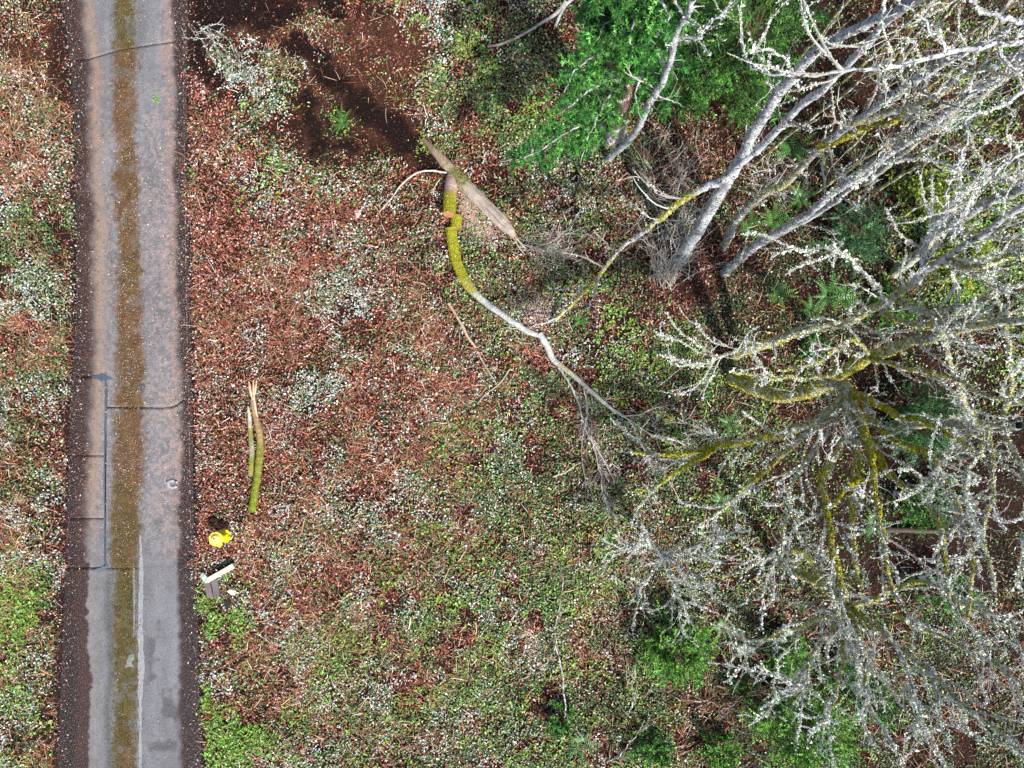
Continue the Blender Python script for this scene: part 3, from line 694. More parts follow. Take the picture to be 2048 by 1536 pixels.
tree('alder_tree', 'middle grey alder with a moss patch low on its bent trunk', 'tree',
     [(1445, 500, 0), (1480, 430, 1.5), (1530, 385, 2.8), (1575, 360, 3.6), (1640, 290, 5.5), (1700, 245, 6.8), (1780, 195, 8), (1870, 140, 9), (1960, 90, 9.8), (2080, 25, 10.7)],
     [([(1700, 245, 6.8), (1790, 235, 7.4), (1880, 200, 8.2), (1980, 140, 9.2), (2080, 100, 9.9)], .06, .025, (.2, 0)),
      ([(1640, 290, 5.5), (1720, 270, 6.2), (1800, 230, 7.2), (1900, 180, 8.2)], .05, .02, (.8, .6, 0))],
     rng, (75, 3, 2), (1.0, .45, .2), 3600, .034, trunk_r=(.10, .022), trunk_moss=(.3, .1, .9, .1, 0, 0, 0, 0), pale=.4, stubs=260, tt0=.35, dark0=.2, trunk_lich=1200, mossfuzz=900)
tree('alder_tree', 'long straight alder with dark base and bristly lichened bark, rightmost of the three leaning together', 'tree',
     [(1450, 548, 0), (1510, 495, 1.4), (1580, 450, 2.8), (1650, 400, 4.2), (1720, 345, 5.5), (1800, 285, 6.8), (1890, 220, 8), (1990, 155, 9), (2090, 95, 9.8)],
     [([(1560, 465, 2.4), (1640, 425, 3.9), (1720, 372, 5.2), (1790, 310, 6.5), (1870, 250, 7.6)], .055, .025, (0, 0)),
      ([(1740, 330, 5.9), (1840, 320, 6.6), (1940, 350, 7.2), (2060, 380, 8)], .03, .01, (0, 0))],
     rng, (85, 3, 2), (1.1, .45, .2), 4600, .034, trunk_r=(.115, .022), pale=.5, stubs=420, tt0=.3, dark0=.25, trunk_lich=1800)
tree('alder_tree', 'dark trunked alder crossing the right edge beside yellow green foliage', 'tree',
     [(1800, 545, 0), (1850, 490, 1.8), (1900, 452, 3), (1970, 412, 4.4), (2070, 368, 5.8)],
     [([(1900, 452, 3), (1960, 470, 4), (2050, 490, 5)], .04, .015, (.4, .2))],
     rng, (40, 3, 2), (.9, .4, .2), 1500, .034, trunk_r=(.13, .09), trunk_moss=(.4, .2, 0), pale=.3, stubs=40, tt0=.3)
# slender background stems
rr = random.Random(5)
SL = [(1640, 380, 'slender brown stem rising between the straight alder and a sword fern'), (1700, 420, 'slender stem above the round green cedar seedling'),
      (1760, 330, 'thin stem behind the bristly alder trunk'), (1790, 440, 'thin bare stem left of the dark trunked alder'), (1730, 230, 'thin stem behind the upper alder branches'),
      (1830, 380, 'thin grey stem by the yellow green foliage at the right'), (1690, 160, 'thin stem right of the young dark green conifer'), (1850, 270, 'thin stem near the right edge above the foliage'),
      (1600, 120, 'thin stem at the right side of the dark conifer'), (1780, 140, 'thin stem in the upper right thicket'), (1850, 560, 'thin leaning stem below the dark trunked alder')]
SL += [(1500, 330, 'thin stem crossing behind the forked alder'), (1880, 480, 'thin stem at the right edge beside the yellow green bush'), (1700, 300, 'thin stem right of the middle alder'), (1820, 200, 'thin stem high in the upper right thicket')]
for bx, by, lb in SL:
    ox, oy = bx - 1024, by - 768; pts = []
    lx, ly = rr.uniform(-.2, .2), rr.uniform(-.1, .25)
    for h in (0, 2, 4, 6, 7.5, 8.8):
        k = CAM_H / (CAM_H - h); pts.append((1024 + ox * k + lx * h * 30, 768 + oy * k - ly * h * 30, h))
    tree('slender_tree', lb, 'tree', pts, [], rng, (44, 3, 2), (1.2, .5, .25), 420, .026, 'slender stems in the upper right thicket',
         trunk_r=(.045, .018), trunk_base=np.array([.2, .16, .11]), pale=.2, tt0=.3, twig_r=.008, trunk_moss=(.5, .2, 0), twigpal=[(.3, .24, .16), (.2, .15, .1), (.45, .42, .36), (.26, .2, .1)])
# high white twigged crown over the upper right
tree('lichened_tree', 'tall tree whose white twigs reach in from the upper right corner', 'tree',
     [(1740, 360, 0), (1800, 310, 2.4), (1880, 240, 5), (1960, 180, 7.4), (2060, 110, 9.4), (2200, 40, 11)],
     [([(2100, 90, 11), (1990, 85, 11.6), (1900, 98, 11.9), (1760, 122, 12), (1640, 130, 12), (1540, 142, 11.9), (1490, 118, 11.8)], .03, .006, (0, 0)),
      ([(1900, 98, 11.9), (1880, 60, 12.1), (1830, 30, 12.2), (1790, -10, 12.3)], .016, .005, (0, 0)),
      ([(2110, 150, 11), (2020, 200, 11.3), (1960, 235, 11.4), (1920, 330, 11.4), (1895, 420, 11.2)], .02, .005, (0, 0)),
      ([(2120, 20, 11), (2040, 30, 11.6), (1960, 10, 11.9), (1900, -30, 12)], .03, .01, (0, 0)),
      ([(2110, 260, 10.4), (2040, 300, 10.8), (1990, 350, 11), (1940, 420, 11), (1900, 480, 10.9)], .022, .006, (0, 0)),
      ([(1760, 122, 12), (1748, 170, 11.9), (1742, 230, 11.8)], .008, .003, (0, 0))],
     rng, (75, 3, 2), (.75, .28, .13), 4200, .022, trunk_r=(.11, .04), trunk_moss=(.3, .3, 0), tt0=.5, twig_r=.007, trunk_tw=0)

# ------------------------------------------------------------------ mossy maple (right of centre)
N_ = (1692, 782, 4.5)
tree('mossy_maple', 'big moss sleeved maple whose yellow green limbs fan out right of centre', 'tree',
     [(1460, 752, 0), (1510, 778, 1), (1560, 796, 1.9), (1620, 784, 3), (1675, 750, 4), (1740, 715, 5), (1830, 690, 6.2), (1930, 660, 7.2), (2060, 640, 8.2)],
     [([(1640, 770, 3.6), N_, (1650, 838, 5), (1570, 866, 5.3), (1500, 884, 5.4), (1430, 900, 5.3), (1350, 910, 5), (1265, 905, 4.6)], .085, .02, (.5, .3, .3, 1, 1, 1, .8)),
      ([(1430, 900, 5.3), (1380, 935, 5.5), (1320, 975, 5.6), (1270, 985, 5.6)], .03, .008, (.9, .3)),
      ([N_, (1620, 862, 5.5), (1540, 930, 6), (1470, 990, 6.2), (1400, 1050, 6.2)], .05, .012, (.4, .2, .9, .3)),
      ([N_, (1690, 862, 5.6), (1655, 950, 6.4), (1664, 1050, 7.1), (1690, 1200, 7.7)], .055, .022, (.3, .1, .6, 1, .9)),
      ([N_, (1706, 882, 5.7), (1718, 960, 6.4), (1712, 1080, 7.1), (1722, 1180, 7.7)], .055, .02, (.6, .2, 1, .2, .6)),
      ([N_, (1730, 880, 5.8), (1758, 980, 6.6), (1770, 1100, 7.2), (1795, 1200, 7.8)], .05, .015, (.3, .9, 1, .4, .3)),
      ([N_, (1745, 800, 5), (1800, 832, 5.5), (1860, 852, 6), (1960, 905, 6.8)], .06, .015, (.6, 1, 1, 1, .1)),
      ([N_, (1750, 838, 5), (1820, 885, 5.8), (1870, 920, 6.4), (1925, 1060, 7.2), (1935, 1240, 7.8)], .055, .015, (.4, 1, .9, .2, .5)),
      ([N_, (1745, 905, 5.5), (1800, 955, 6), (1870, 1010, 6.8), (1890, 1100, 7.4), (1905, 1230, 8)], .05, .014, (.3, .9, .3, .5, .2)),
      ([N_, (1640, 880, 5.8), (1580, 960, 6.6), (1565, 1060, 7.2), (1545, 1130, 7.6)], .035, .01, (.2, .1)),
      ([(1718, 960, 6.4), (1690, 985, 6.7), (1665, 1010, 6.9)], .03, .012, (1, 1)),
      ([(1690, 742, 4.5), (1640, 752, 5.3), (1550, 752, 5.8), (1465, 745, 6.1)], .03, .008, (.4, .2)),
      ([(1740, 715, 5), (1700, 680, 5.8), (1650, 720, 6.2), (1560, 742, 6.4)], .028, .01, (.3, .2)),
      ([(1740, 715, 5), (1830, 735, 6), (1920, 770, 6.8), (2050, 800, 7.8)], .045, .015, (.4, .1))],
     rng, (330, 4, 2), (.95, .36, .15), 20000, .036, trunk_r=(.19, .05), trunk_moss=(1, .9, .6, .9, .7, .4, .2, .1), trunk_base=BARK_GREY * .9, pale=.3, mossfuzz=5000, twig_r=.010, tt0=.5)
tree('mossy_maple', 'second mossy stem just above the fanning maple, crown white with lichen', 'tree',
     [(1465, 712, 0), (1520, 695, 1), (1580, 677, 2), (1650, 658, 3.2), (1720, 640, 4.4), (1800, 600, 5.8), (1880, 530, 7.2), (1960, 470, 8.2), (2070, 400, 9)],
     [([(1720, 640, 4.4), (1640, 655, 5.3), (1560, 680, 5.9), (1480, 705, 6.2), (1400, 730, 6.4), (1330, 712, 6.4)], .03, .006, (.3, .1)),
      ([(1800, 600, 5.8), (1860, 620, 6.6), (1940, 600, 7.4), (2060, 560, 8.4)], .06, .02, (.2, .1)),
      ([(1840, 570, 6.5), (1850, 510, 7.2), (1900, 430, 8), (1960, 360, 8.8)], .045, .012, (0, 0)),
      ([(1760, 625, 5), (1840, 660, 6), (1930, 650, 7), (2060, 620, 8)], .05, .02, (.3, .2)),
      ([(1880, 530, 7.2), (1940, 540, 8), (2000, 520, 8.6), (2070, 500, 9)], .04, .015, (.3, .1)),
      ([(1780, 612, 5.4), (1730, 560, 6.4), (1680, 520, 7), (1600, 500, 7.4)], .02, .006, (0, 0))],
     rng, (190, 4, 2), (1.0, .36, .15), 13500, .036, trunk_r=(.13, .04), trunk_moss=(1, .9, .5, .3, .5, .2, .1, 0), pale=.5, mossfuzz=1800, twig_r=.010, tt0=.4)
# lichen crowned thorn at the lower right
tree('lichened_tree', 'low spreading tree at the lower right, twigs crusted white with lichen', 'tree',
     [(1560, 1120, 0), (1610, 1150, 1.6), (1660, 1185, 3), (1700, 1215, 4.3)],
     [([(1700, 1215, 4.3), (1620, 1245, 5.1), (1545, 1270, 5.6), (1470, 1312, 5.9)], .05, .01, (.5, .1)),
      ([(1690, 1212, 4.2), (1640, 1300, 5.4), (1600, 1370, 6), (1550, 1350, 6.3)], .04, .01, (.4, .0)),
      ([(1700, 1215, 4.3), (1690, 1300, 5.4), (1665, 1400, 6.2), (1640, 1450, 6.6)], .04, .01, (.6, .1)),
      ([(1700, 1215, 4.3), (1735, 1310, 5.4), (1750, 1400, 6.2), (1790, 1500, 7)], .04, .01, (.5, .1)),
      ([(1700, 1215, 4.3), (1790, 1280, 5.4), (1870, 1350, 6.2), (1960, 1430, 7), (2060, 1520, 7.6)], .05, .012, (.5, .2, .3)),
      ([(1700, 1215, 4.3), (1780, 1188, 5), (1860, 1165, 5.6), (1930, 1200, 6.3), (2040, 1260, 7)], .045, .012, (.5, .1)),
      ([(1790, 1230, 5), (1870, 1265, 5.8), (1960, 1310, 6.6), (2060, 1380, 7.3)], .04, .01, (.3, .1)),
      ([(1660, 1185, 3), (1610, 1110, 4), (1540, 1120, 4.6), (1450, 1152, 5)], .035, .012, (.3, .9, .2, .1)),
      ([(1850, 1330, 6), (1880, 1420, 6.8), (1900, 1500, 7.4)], .02, .006, (0, 0)),
      ([(1800, 1290, 5.5), (1830, 1400, 6.5), (1840, 1480, 7)], .02, .006, (0, 0))],
     rng, (360, 4, 2), (.85, .32, .14), 28000, .036, trunk_r=(.12, .08), trunk_moss=(.8, .8, 1), mossfuzz=800, twig_r=.009, tt0=.6)
tree('lichened_tree', 'tree at the right edge whose twigs hang white beside the dark hollow', 'tree',
     [(1800, 850, 0), (1850, 845, 1.6), (1900, 846, 3), (1960, 850, 4.6), (2040, 850, 6)],
     [([(1960, 850, 4.6), (1930, 800, 6), (1900, 720, 7), (1880, 660, 7.6)], .04, .01, (.3, .1)),
      ([(1960, 850, 4.6), (1960, 900, 6), (1930, 960, 7), (1960, 1060, 7.8)], .035, .008, (.2, .1)),
      ([(1970, 850, 5), (1990, 960, 6.4), (1970, 1080, 7.2), (1990, 1180, 7.8)], .04, .01, (.3, .1)),
      ([(2000, 850, 5.2), (2030, 760, 6.6), (2010, 650, 7.6), (1980, 560, 8.2)], .04, .01, (.3, .1)),
      ([(2000, 850, 5.2), (2040, 940, 6.6), (2050, 1060, 7.4), (2040, 1160, 8)], .04, .01, (.1, .1)),
      ([(1980, 850, 5), (1900, 900, 6.2), (1850, 960, 7), (1800, 1000, 7.4)], .02, .006, (.1, .1))],
     rng, (170, 4, 2), (.8, .33, .14), 11500, .035, trunk_r=(.13, .07), trunk_moss=(.5, .3, .2), twig_r=.009, tt0=.5)
tree('lichened_sapling', 'low tangle of white lichened twigs at the edge of the crown, lower middle', 'sapling',
     [(1285, 1060, 0), (1305, 1085, 1), (1330, 1110, 1.8)],
     [([(1330, 1110, 1.8), (1380, 1150, 2.4), (1420, 1180, 2.8)], .02, .005, (0, 0)),
      ([(1330, 1110, 1.8), (1290, 1160, 2.4), (1270, 1190, 2.6)], .02, .005, (0, 0)),
      ([(1330, 1110, 1.8), (1350, 1180, 2.4), (1375, 1240, 2.8)], .02, .005, (0, 0)),
      ([(1320, 1100, 1.6), (1290, 1090, 2.2), (1240, 1100, 2.5)], .02, .005, (0, 0)),
      ([(1330, 1110, 1.8), (1400, 1100, 2.5), (1450, 1060, 2.9)], .02, .005, (0, 0))],
     rng, (160, 4, 2), (.8, .38, .17), 10500, .034, trunk_r=(.04, .025), twig_r=.009, tt0=.3)

# thin bare saplings at the bottom
for pts, lb in [([(1128, 1480, 0), (1130, 1400, .5), (1120, 1320, .9), (1115, 1250, 1.3), (1128, 1160, 1.8)], 'bare brown sapling standing in the ivy, bottom middle'),
                ([(1255, 1450, 0), (1262, 1390, .6), (1272, 1330, 1.2)], 'short bare sapling left of the large green bush'),
                ([(1430, 1420, 0), (1400, 1400, .5), (1350, 1395, .8)], 'dead brown brush heap between the two green bushes'),
                ([(1215, 1530, 0), (1250, 1490, .6), (1290, 1440, 1)], 'bare forked sapling at the bottom edge')]:
    heap = 'brush' in lb
    tree('bare_sapling' if not heap else 'brush_heap', lb, 'sapling' if not heap else 'brush', pts, [([(1450, 1425, .3), (1500, 1390, .8), (1560, 1380, 1)], .012, .004, (0, 0)), ([(1440, 1420, .3), (1480, 1460, .7), (1540, 1480, .8)], .012, .004, (0, 0))] if heap else [], rng,
         (120 if heap else 26, 3, 1), (.8 if heap else .55, .4, .2), 60, .02, trunk_r=(.02, .008), tt0=.1, twig_r=.006, up=.0,
         trunk_base=np.array([.22, .15, .1]), twigpal=[(.26, .14, .07), (.32, .2, .12), (.2, .12, .07)] if heap else [(.3, .24, .18), (.4, .36, .3)])

# lichen twig bundles on the ground
def bundle(label, cen, rad, n, rng, lich, name='fallen_twigs', dirv=None, up=.3, L=.9, pal=TWIGC, line=None):
    b = P(*cen); p = b + rng.normal(size=(n, 3)) * np.array([rad, rad, 0]) * .35; p = p if line is None else p + np.array([line[0], line[1], 0.]) * rng.uniform(-1, 1, (n, 1)); p[:, 2] = ground_z(p[:, 0], p[:, 1]) + .03
    d = rng.normal(size=(n, 3)) * np.array([1, 1, .3]) + np.array([0, 0, up])
    if dirv is not None: d = d * .45 + np.array(dirv)
    T1 = grow(p, d, L * rng.uniform(.5, 1.3, n), 7, .14, 0, rng); T1[..., 2] = np.maximum(T1[..., 2], ground_z(T1[..., 0], T1[..., 1]) + .02)
    mb = MB(); R1 = .009 * np.linspace(1, .3, 7)[None] * np.ones((n, 1)); tubes(mb, T1, R1, 3, np.repeat(pick(pal, n, rng)[:, None], 7, 1))
    p_, d_, r_, _ = spawn(T1, R1, n * 4, .1, 1, (25, 65), rng); T2 = grow(p_, d_, L * .35 * rng.uniform(.5, 1.3, n * 4), 5, .2, 0, rng)
    T2[..., 2] = np.maximum(T2[..., 2], ground_z(T2[..., 0], T2[..., 1]) + .02)
    tubes(mb, T2, .004 * np.ones((n * 4, 5)), 3, np.repeat(pick(pal, n * 4, rng)[:, None], 5, 1))
    root = thing(name, b, label, 'branch')
    mb.build('twigs', M_twig, root, kind='stuff')
    if lich:
        ml = MB(); lichen_on(ml, T1, lich // 2, .035, rng); lichen_on(ml, T2, lich // 2, .025, rng); ml.build('lichen', M_lich, root, kind='stuff')
bundle('grey lichened dead boughs in a strip beside the driveway, upper left', (450, 105, 0), .35, 30, rng, 420, dirv=(.7, -.9, .03), L=.8, line=(.75, -.85), pal=[(.32, .33, .30), (.42, .43, .40), (.24, .23, .2)])
bundle('upright bundle of pale straight dead twigs beside the thick alder base', (1330, 560, 0), .5, 46, rng, 300, dirv=(.02, 1.1, .9), up=.6, L=1.5)
bundle('pale dead twigs spreading round the upper end of the twig bundle', (1330, 430, 0), 1.3, 60, rng, 300, L=1.0)
bundle('pale dead twigs scattered left of the alder fork', (1540, 350, 0), .8, 40, rng, 500, L=.9)
bundle('grey dead twigs on the ground below the fir bough', (1320, 330, 0), 1.3, 36, rng, 100, L=.8)

# ------------------------------------------------------------------ fir and green shrubs
FIR = [(.03, .16, .025), (.06, .24, .035), (.012, .07, .012), (.11, .33, .06), (.03, .12, .02)]
CEDAR = [(.05, .18, .025), (.08, .25, .035), (.03, .11, .02), (.12, .30, .05), (.02, .07, .015)]
BUSH = [(.10, .30, .03), (.15, .38, .05), (.05, .16, .02), (.20, .42, .07), (.03, .10, .015)]
def needles(mb, T, per, length, width, pal, rng, ang=55):
    """flat needles along twigs T (N,K,3)"""
    N, K, _ = T.shape; n = N * per; i = np.repeat(np.arange(N), per); t = rng.random(n) * (K - 1.01); k = t.astype(int); f = (t - k)[:, None]
    p = T[i, k] * (1 - f) + T[i, k + 1] * f; tg = norm(T[i, k + 1] - T[i, k])
    q = norm(np.cross(tg, rng.normal(size=(n, 3)) + np.array([0, 0, 1.2]))); q = q * np.where(rng.random(n) < .5, 1, -1)[:, None]
    a = np.radians(rng.uniform(ang - 25, ang + 20, n))[:, None]; d = norm(tg * np.cos(a) + q * np.sin(a) + np.array([0, 0, .15]) + .15 * rng.normal(size=(n, 3)))
    L = (length * rng.uniform(.6, 1.3, n))[:, None]; wv = norm(np.cross(d, rng.normal(size=(n, 3)) * .5 + np.array([0, 0, 1]))) * width
    V = np.stack([p - wv * .5, p + wv * .5, p + d * L + wv * .15, p + d * L - wv * .15], 1)
    shade = pick(pal, N, rng, .38)[i]
    mb.add(V, quads=np.arange(n * 4).reshape(n, 4), col=np.repeat(np.clip(shade * (1 + .2 * rng.normal(size=(n, 1))), .004, .7), 4, 0))
def bough(root, pts, rng, r0=.03, n1=26, L1=.55, n2=4, per=16, pal=FIR, nl=.05, droop=-.10, name='bough'):
    mbk = MB(); Lp, Lr = limb(mbk, [P(*a) for a in pts], r0, r0 * .25, rng, np.array([.3, .28, .26]), (0, 0), 6, .08, .08, .05, .5)
    S = resample(Lp)[None]; SR = resample(Lr)[None]
    t = rng.uniform(.12, 1, n1); k = (t * 14).astype(int); p = S[0, k]; T = norm(S[0, k + 1] - S[0, k])
    side = norm(np.cross(T, np.array([0, 0, 1.]))) * np.where(rng.random(n1) < .5, 1, -1)[:, None]
    d = norm(T * .8 + side + .2 * rng.normal(size=(n1, 3)))
    L = L1 * (1.15 - .75 * t) * rng.uniform(.7, 1.3, n1)
    T1 = grow(p, d, L, 7, .10, droop, rng); R1 = .006 * np.linspace(1, .3, 7)[None] * np.ones((n1, 1))
    tubes(mbk, T1, R1, 3, np.array([.25, .2, .15]))
    p_, d_, _, _ = spawn(T1, R1, n1 * n2, .1, 1, (30, 60), rng); T2 = grow(p_, d_, .16 * rng.uniform(.5, 1.4, n1 * n2), 4, .12, droop, rng)
    o = mbk.build(name, M_twig, root)
    mf = MB(); needles(mf, T1, per * 3, nl * 1.2, .019, pal, rng); needles(mf, T2, per, nl * 1.2, .019, pal, rng)
    f = mf.build('foliage', M_needle, None, kind='stuff'); f.parent = o; f.location = -Vector(o.parent.location)  # sub-part of the bough
    f.matrix_parent_inverse.identity(); f.location = Vector((0, 0, 0)) - Vector(root.location) - Vector(o.location)
    return o
fir = thing('fir_tree', P(1222, 268, 0), 'big fir with rough brown trunk and drooping emerald boughs at the top', 'tree')
mb = MB(); Tp, Tr = limb(mb, [P(1222, 272, 0, -.2), P(1232, 200, 2), P(1246, 130, 4), P(1262, 40, 6.2), P(1280, -60, 8), P(1310, -190, 10), P(1330, -330, 11.5)], .36, .2, rng, np.array([.14, .09, .075]), (0, .05, 0), 28, .05, .05, .10, .25)
mb.build('trunk', M_bark, fir, smooth=False)
mb = MB()
# bark plates on the trunk
n = 1500; k = rng.integers(0, int(len(Tp) * .75), n); th = rng.uniform(0, 6.28, n)
T = norm(np.gradient(Tp, axis=0))[k]; uu = norm(np.cross(T, np.array([1., 0, 0]))); vv = np.cross(T, uu)
d = np.cos(th)[:, None] * uu + np.sin(th)[:, None] * vv; c0 = Tp[k] + d * (Tr[k] * 1.03)[:, None] + T * (rng.normal(size=(n, 1)) * .03)
s = np.cross(T, d); hl = (rng.uniform(.05, .14, n))[:, None]; wl = (rng.uniform(.012, .03, n))[:, None]
V = np.stack([c0 - T * hl, c0 + s * wl - d * .01, c0 + T * hl, c0 - s * wl - d * .01, c0 + d * .025], 1)
idx = np.arange(n * 5).reshape(n, 5)
mb.add(V, tris=np.concatenate([idx[:, [0, 1, 4]], idx[:, [1, 2, 4]], idx[:, [2, 3, 4]], idx[:, [3, 0, 4]]]), col=np.repeat(pick([(.26, .19, .17), (.18, .12, .1), (.33, .27, .25)], n, rng), 5, 0))
mb.build('bark_plates', M_bark, fir, kind='stuff')
for pts, n1, L1 in [
    ([(1236, 180, 3.0), (1190, 235, 3.2), (1145, 262, 3.4), (1105, 290, 3.3), (1050, 316, 3.0), (998, 322, 2.7)], 90, .62),
    ([(1236, 150, 3.4), (1185, 172, 3.9), (1145, 205, 4.0), (1115, 228, 3.8)], 46, .6),
    ([(1238, 160, 3.2), (1200, 225, 3.4), (1178, 270, 3.3), (1160, 330, 3.0)], 34, .5),
    ([(1245, 105, 4.5), (1195, 112, 5), (1155, 140, 5.2), (1128, 185, 5.1)], 40, .5),
    ([(1255, 80, 5), (1220, 60, 5.6), (1195, 30, 5.9), (1205, -20, 6)], 46, .5),
    ([(1258, 80, 5), (1290, 90, 5.6), (1330, 120, 5.8), (1355, 160, 5.8)], 50, .7),
    ([(1262, 20, 6.2), (1240, 50, 6.9), (1225, 80, 7.1), (1215, 110, 7)], 50, .5),
    ([(1265, 20, 6.4), (1290, 45, 7), (1305, 80, 7.2), (1320, 120, 7.1)], 50, .5),
    ([(1262, 50, 6), (1300, 40, 6.8), (1330, 50, 7), (1350, 90, 7)], 40, .45),
    ([(1270, 10, 6.8), (1250, 20, 7.4), (1215, 40, 7.8), (1195, 80, 7.7)], 46, .5),
    ([(1275, -20, 7.2), (1280, 20, 8), (1275, 60, 8.2), (1265, 100, 8.1)], 46, .5),
    ([(1280, -60, 8), (1320, -20, 8.6), (1340, 20, 8.7), (1330, 60, 8.6)], 40, .5),
    ([(1262, 90, 5), (1285, 140, 5.2), (1275, 190, 5.0), (1285, 240, 4.7)], 12, .3),
    ([(1242, 120, 4.2), (1290, 170, 4.8), (1330, 200, 4.8), (1370, 215, 4.5)], 26, .5),
    ([(1290, -80, 8.4), (1240, -60, 9), (1200, -40, 9.2), (1170, -20, 9.2)], 40, .5)]:
    bough(fir, pts, rng, .028, n1, L1, 4, 15)

def shrub(name, label, cen, rad, h, n1, rng, pal, nl=.05, nw=.012, per=14, conif=True, squash=1.0, h0=.0):
    b = P(*cen, 0); root = thing(name, b, label, 'shrub')
    mb = MB(); d = rng.normal(size=(n1, 3)); d[:, 2] = np.abs(d[:, 2]) * .8 + .1; d = norm(d)
    st = b + np.array([0, 0, .1]) + d * 0.05 + np.array([0, 0, 1]) * (rng.random((n1, 1)) * h * .75)
    L = rad * rng.uniform(.7, 1.15, n1) * (1 - .35 * (st[:, 2] - b[2]) / max(h, .1))
    lob = .35 + 1.15 * fbm(np.cos(np.arctan2(d[:, 1], d[:, 0])) + cen[0], np.sin(np.arctan2(d[:, 1], d[:, 0])) + cen[1], 1.7, 66, 2)
    T1 = grow(st, d * np.array([1, squash, .7]), L * lob, 8, .10, .02, rng); R1 = .010 * np.linspace(1, .3, 8)[None] * np.ones((n1, 1))
    tubes(mb, T1, R1, 3, np.array([.12, .09, .05]))
    p_, d_, _, _ = spawn(T1, R1, n1 * 7, .25, 1, (25, 60), rng); T2 = grow(p_, d_, rad * .22 * rng.uniform(.5, 1.4, n1 * 7), 5, .12, .02, rng)
    mb.build('stems', M_twig, root, kind='stuff')
    mf = MB(); needles(mf, T1[:, 3:], per, nl * 1.1, nw * 1.5, pal, rng); needles(mf, T2, per, nl * 1.1, nw * 1.5, pal, rng)
    mf.build('foliage', M_needle, root, kind='stuff')
    return root
shrub('young_cedar', 'large dark green feathery conifer at the top beside the fir', (1455, 140, 0), 2.1, 2.4, 260, rng, CEDAR, .055, .014, 20)
shrub('young_cedar', 'low feathery green seedling conifer under the dark conifer, left part', (1345, 205, 0), .9, .8, 60, rng, CEDAR, .05, .013, 18)
shrub('young_cedar', 'round muted green seedling cedar beneath the long alder', (1690, 480, 0), 1.1, 1.3, 80, rng, [(.05, .14, .05), (.07, .19, .07), (.03, .08, .03)], .05, .012, 16)
shrub('young_cedar', 'soft dark green cedar behind the mossy limbs at the right', (1820, 850, 0), 1.25, 1.8, 100, rng, [(.03, .13, .03), (.05, .18, .04), (.02, .07, .02)], .05, .013, 16)
shrub('green_bush', 'fine leaved bright green bush below the lichened twigs, bottom centre right', (1345, 1285, 0), 1.12, 1.2, 120, rng, BUSH, .045, .013, 20)
shrub('green_bush', 'vivid green bush at the bottom edge under the lichened crown', (1560, 1430, 0), 1.35, 1.6, 150, rng, BUSH, .045, .014, 20)
shrub('green_bush', 'small green bush half hidden behind white twigs above the vivid bush', (1560, 1290, 0), .8, 1.0, 70, rng, BUSH, .045, .013, 16)
shrub('green_bush', 'yellow green leafy bush at the right edge beside the dark trunk', (1900, 520, 0), 1.1, 1.4, 80, rng, [(.22, .30, .03), (.14, .24, .03), (.30, .36, .05)], .06, .03, 8)
shrub('green_bush', 'yellow green leafy bush near the right edge, above the dark trunk', (1830, 400, 0), 1.0, 1.2, 60, rng, [(.20, .28, .03), (.10, .20, .03), (.26, .32, .05)], .06, .03, 7)
shrub('green_bush', 'dim green shrub in the hollow at the right, below the mossy limbs', (1840, 1010, 0), .9, .8, 60, rng, CEDAR, .05, .016, 12)
shrub('green_bush', 'dim green shrub at the lower right edge', (1880, 1180, 0), .8, 1.0, 46, rng, CEDAR, .05, .016, 12)

for (cx_, cy_, rd, hh, pal_, lb) in [(1430, 1490, .7, .5, BUSH, 'low green bramble clump at the bottom edge, left of the vivid bush'), (1660, 1460, .8, .7, BUSH, 'green clump right of the vivid bush under white twigs'),
        (1480, 1365, .5, .4, CEDAR, 'small dark green clump between the two bright bushes'), (1660, 1340, .7, .6, CEDAR, 'dark green clump under the centre of the lichened crown'), (1300, 1480, .7, .35, CEDAR, 'low dark bramble patch at the bottom, right of the bare saplings'),
        (1740, 1400, .8, .6, CEDAR, 'dim green clump deep under the lower right twigs'), (1780, 620, .8, .6, CEDAR, 'dim green clump behind the second mossy stem'), (1120, 1420, .5, .3, CEDAR, 'low dark green bramble by the tallest bare sapling'), (1620, 700, .5, .4, CEDAR, 'small dim clump between the mossy stems')]:
    shrub('bramble_clump', lb, (cx_, cy_, 0), rd, hh, int(60 * rd), rng, pal_, .05, .02, 9)
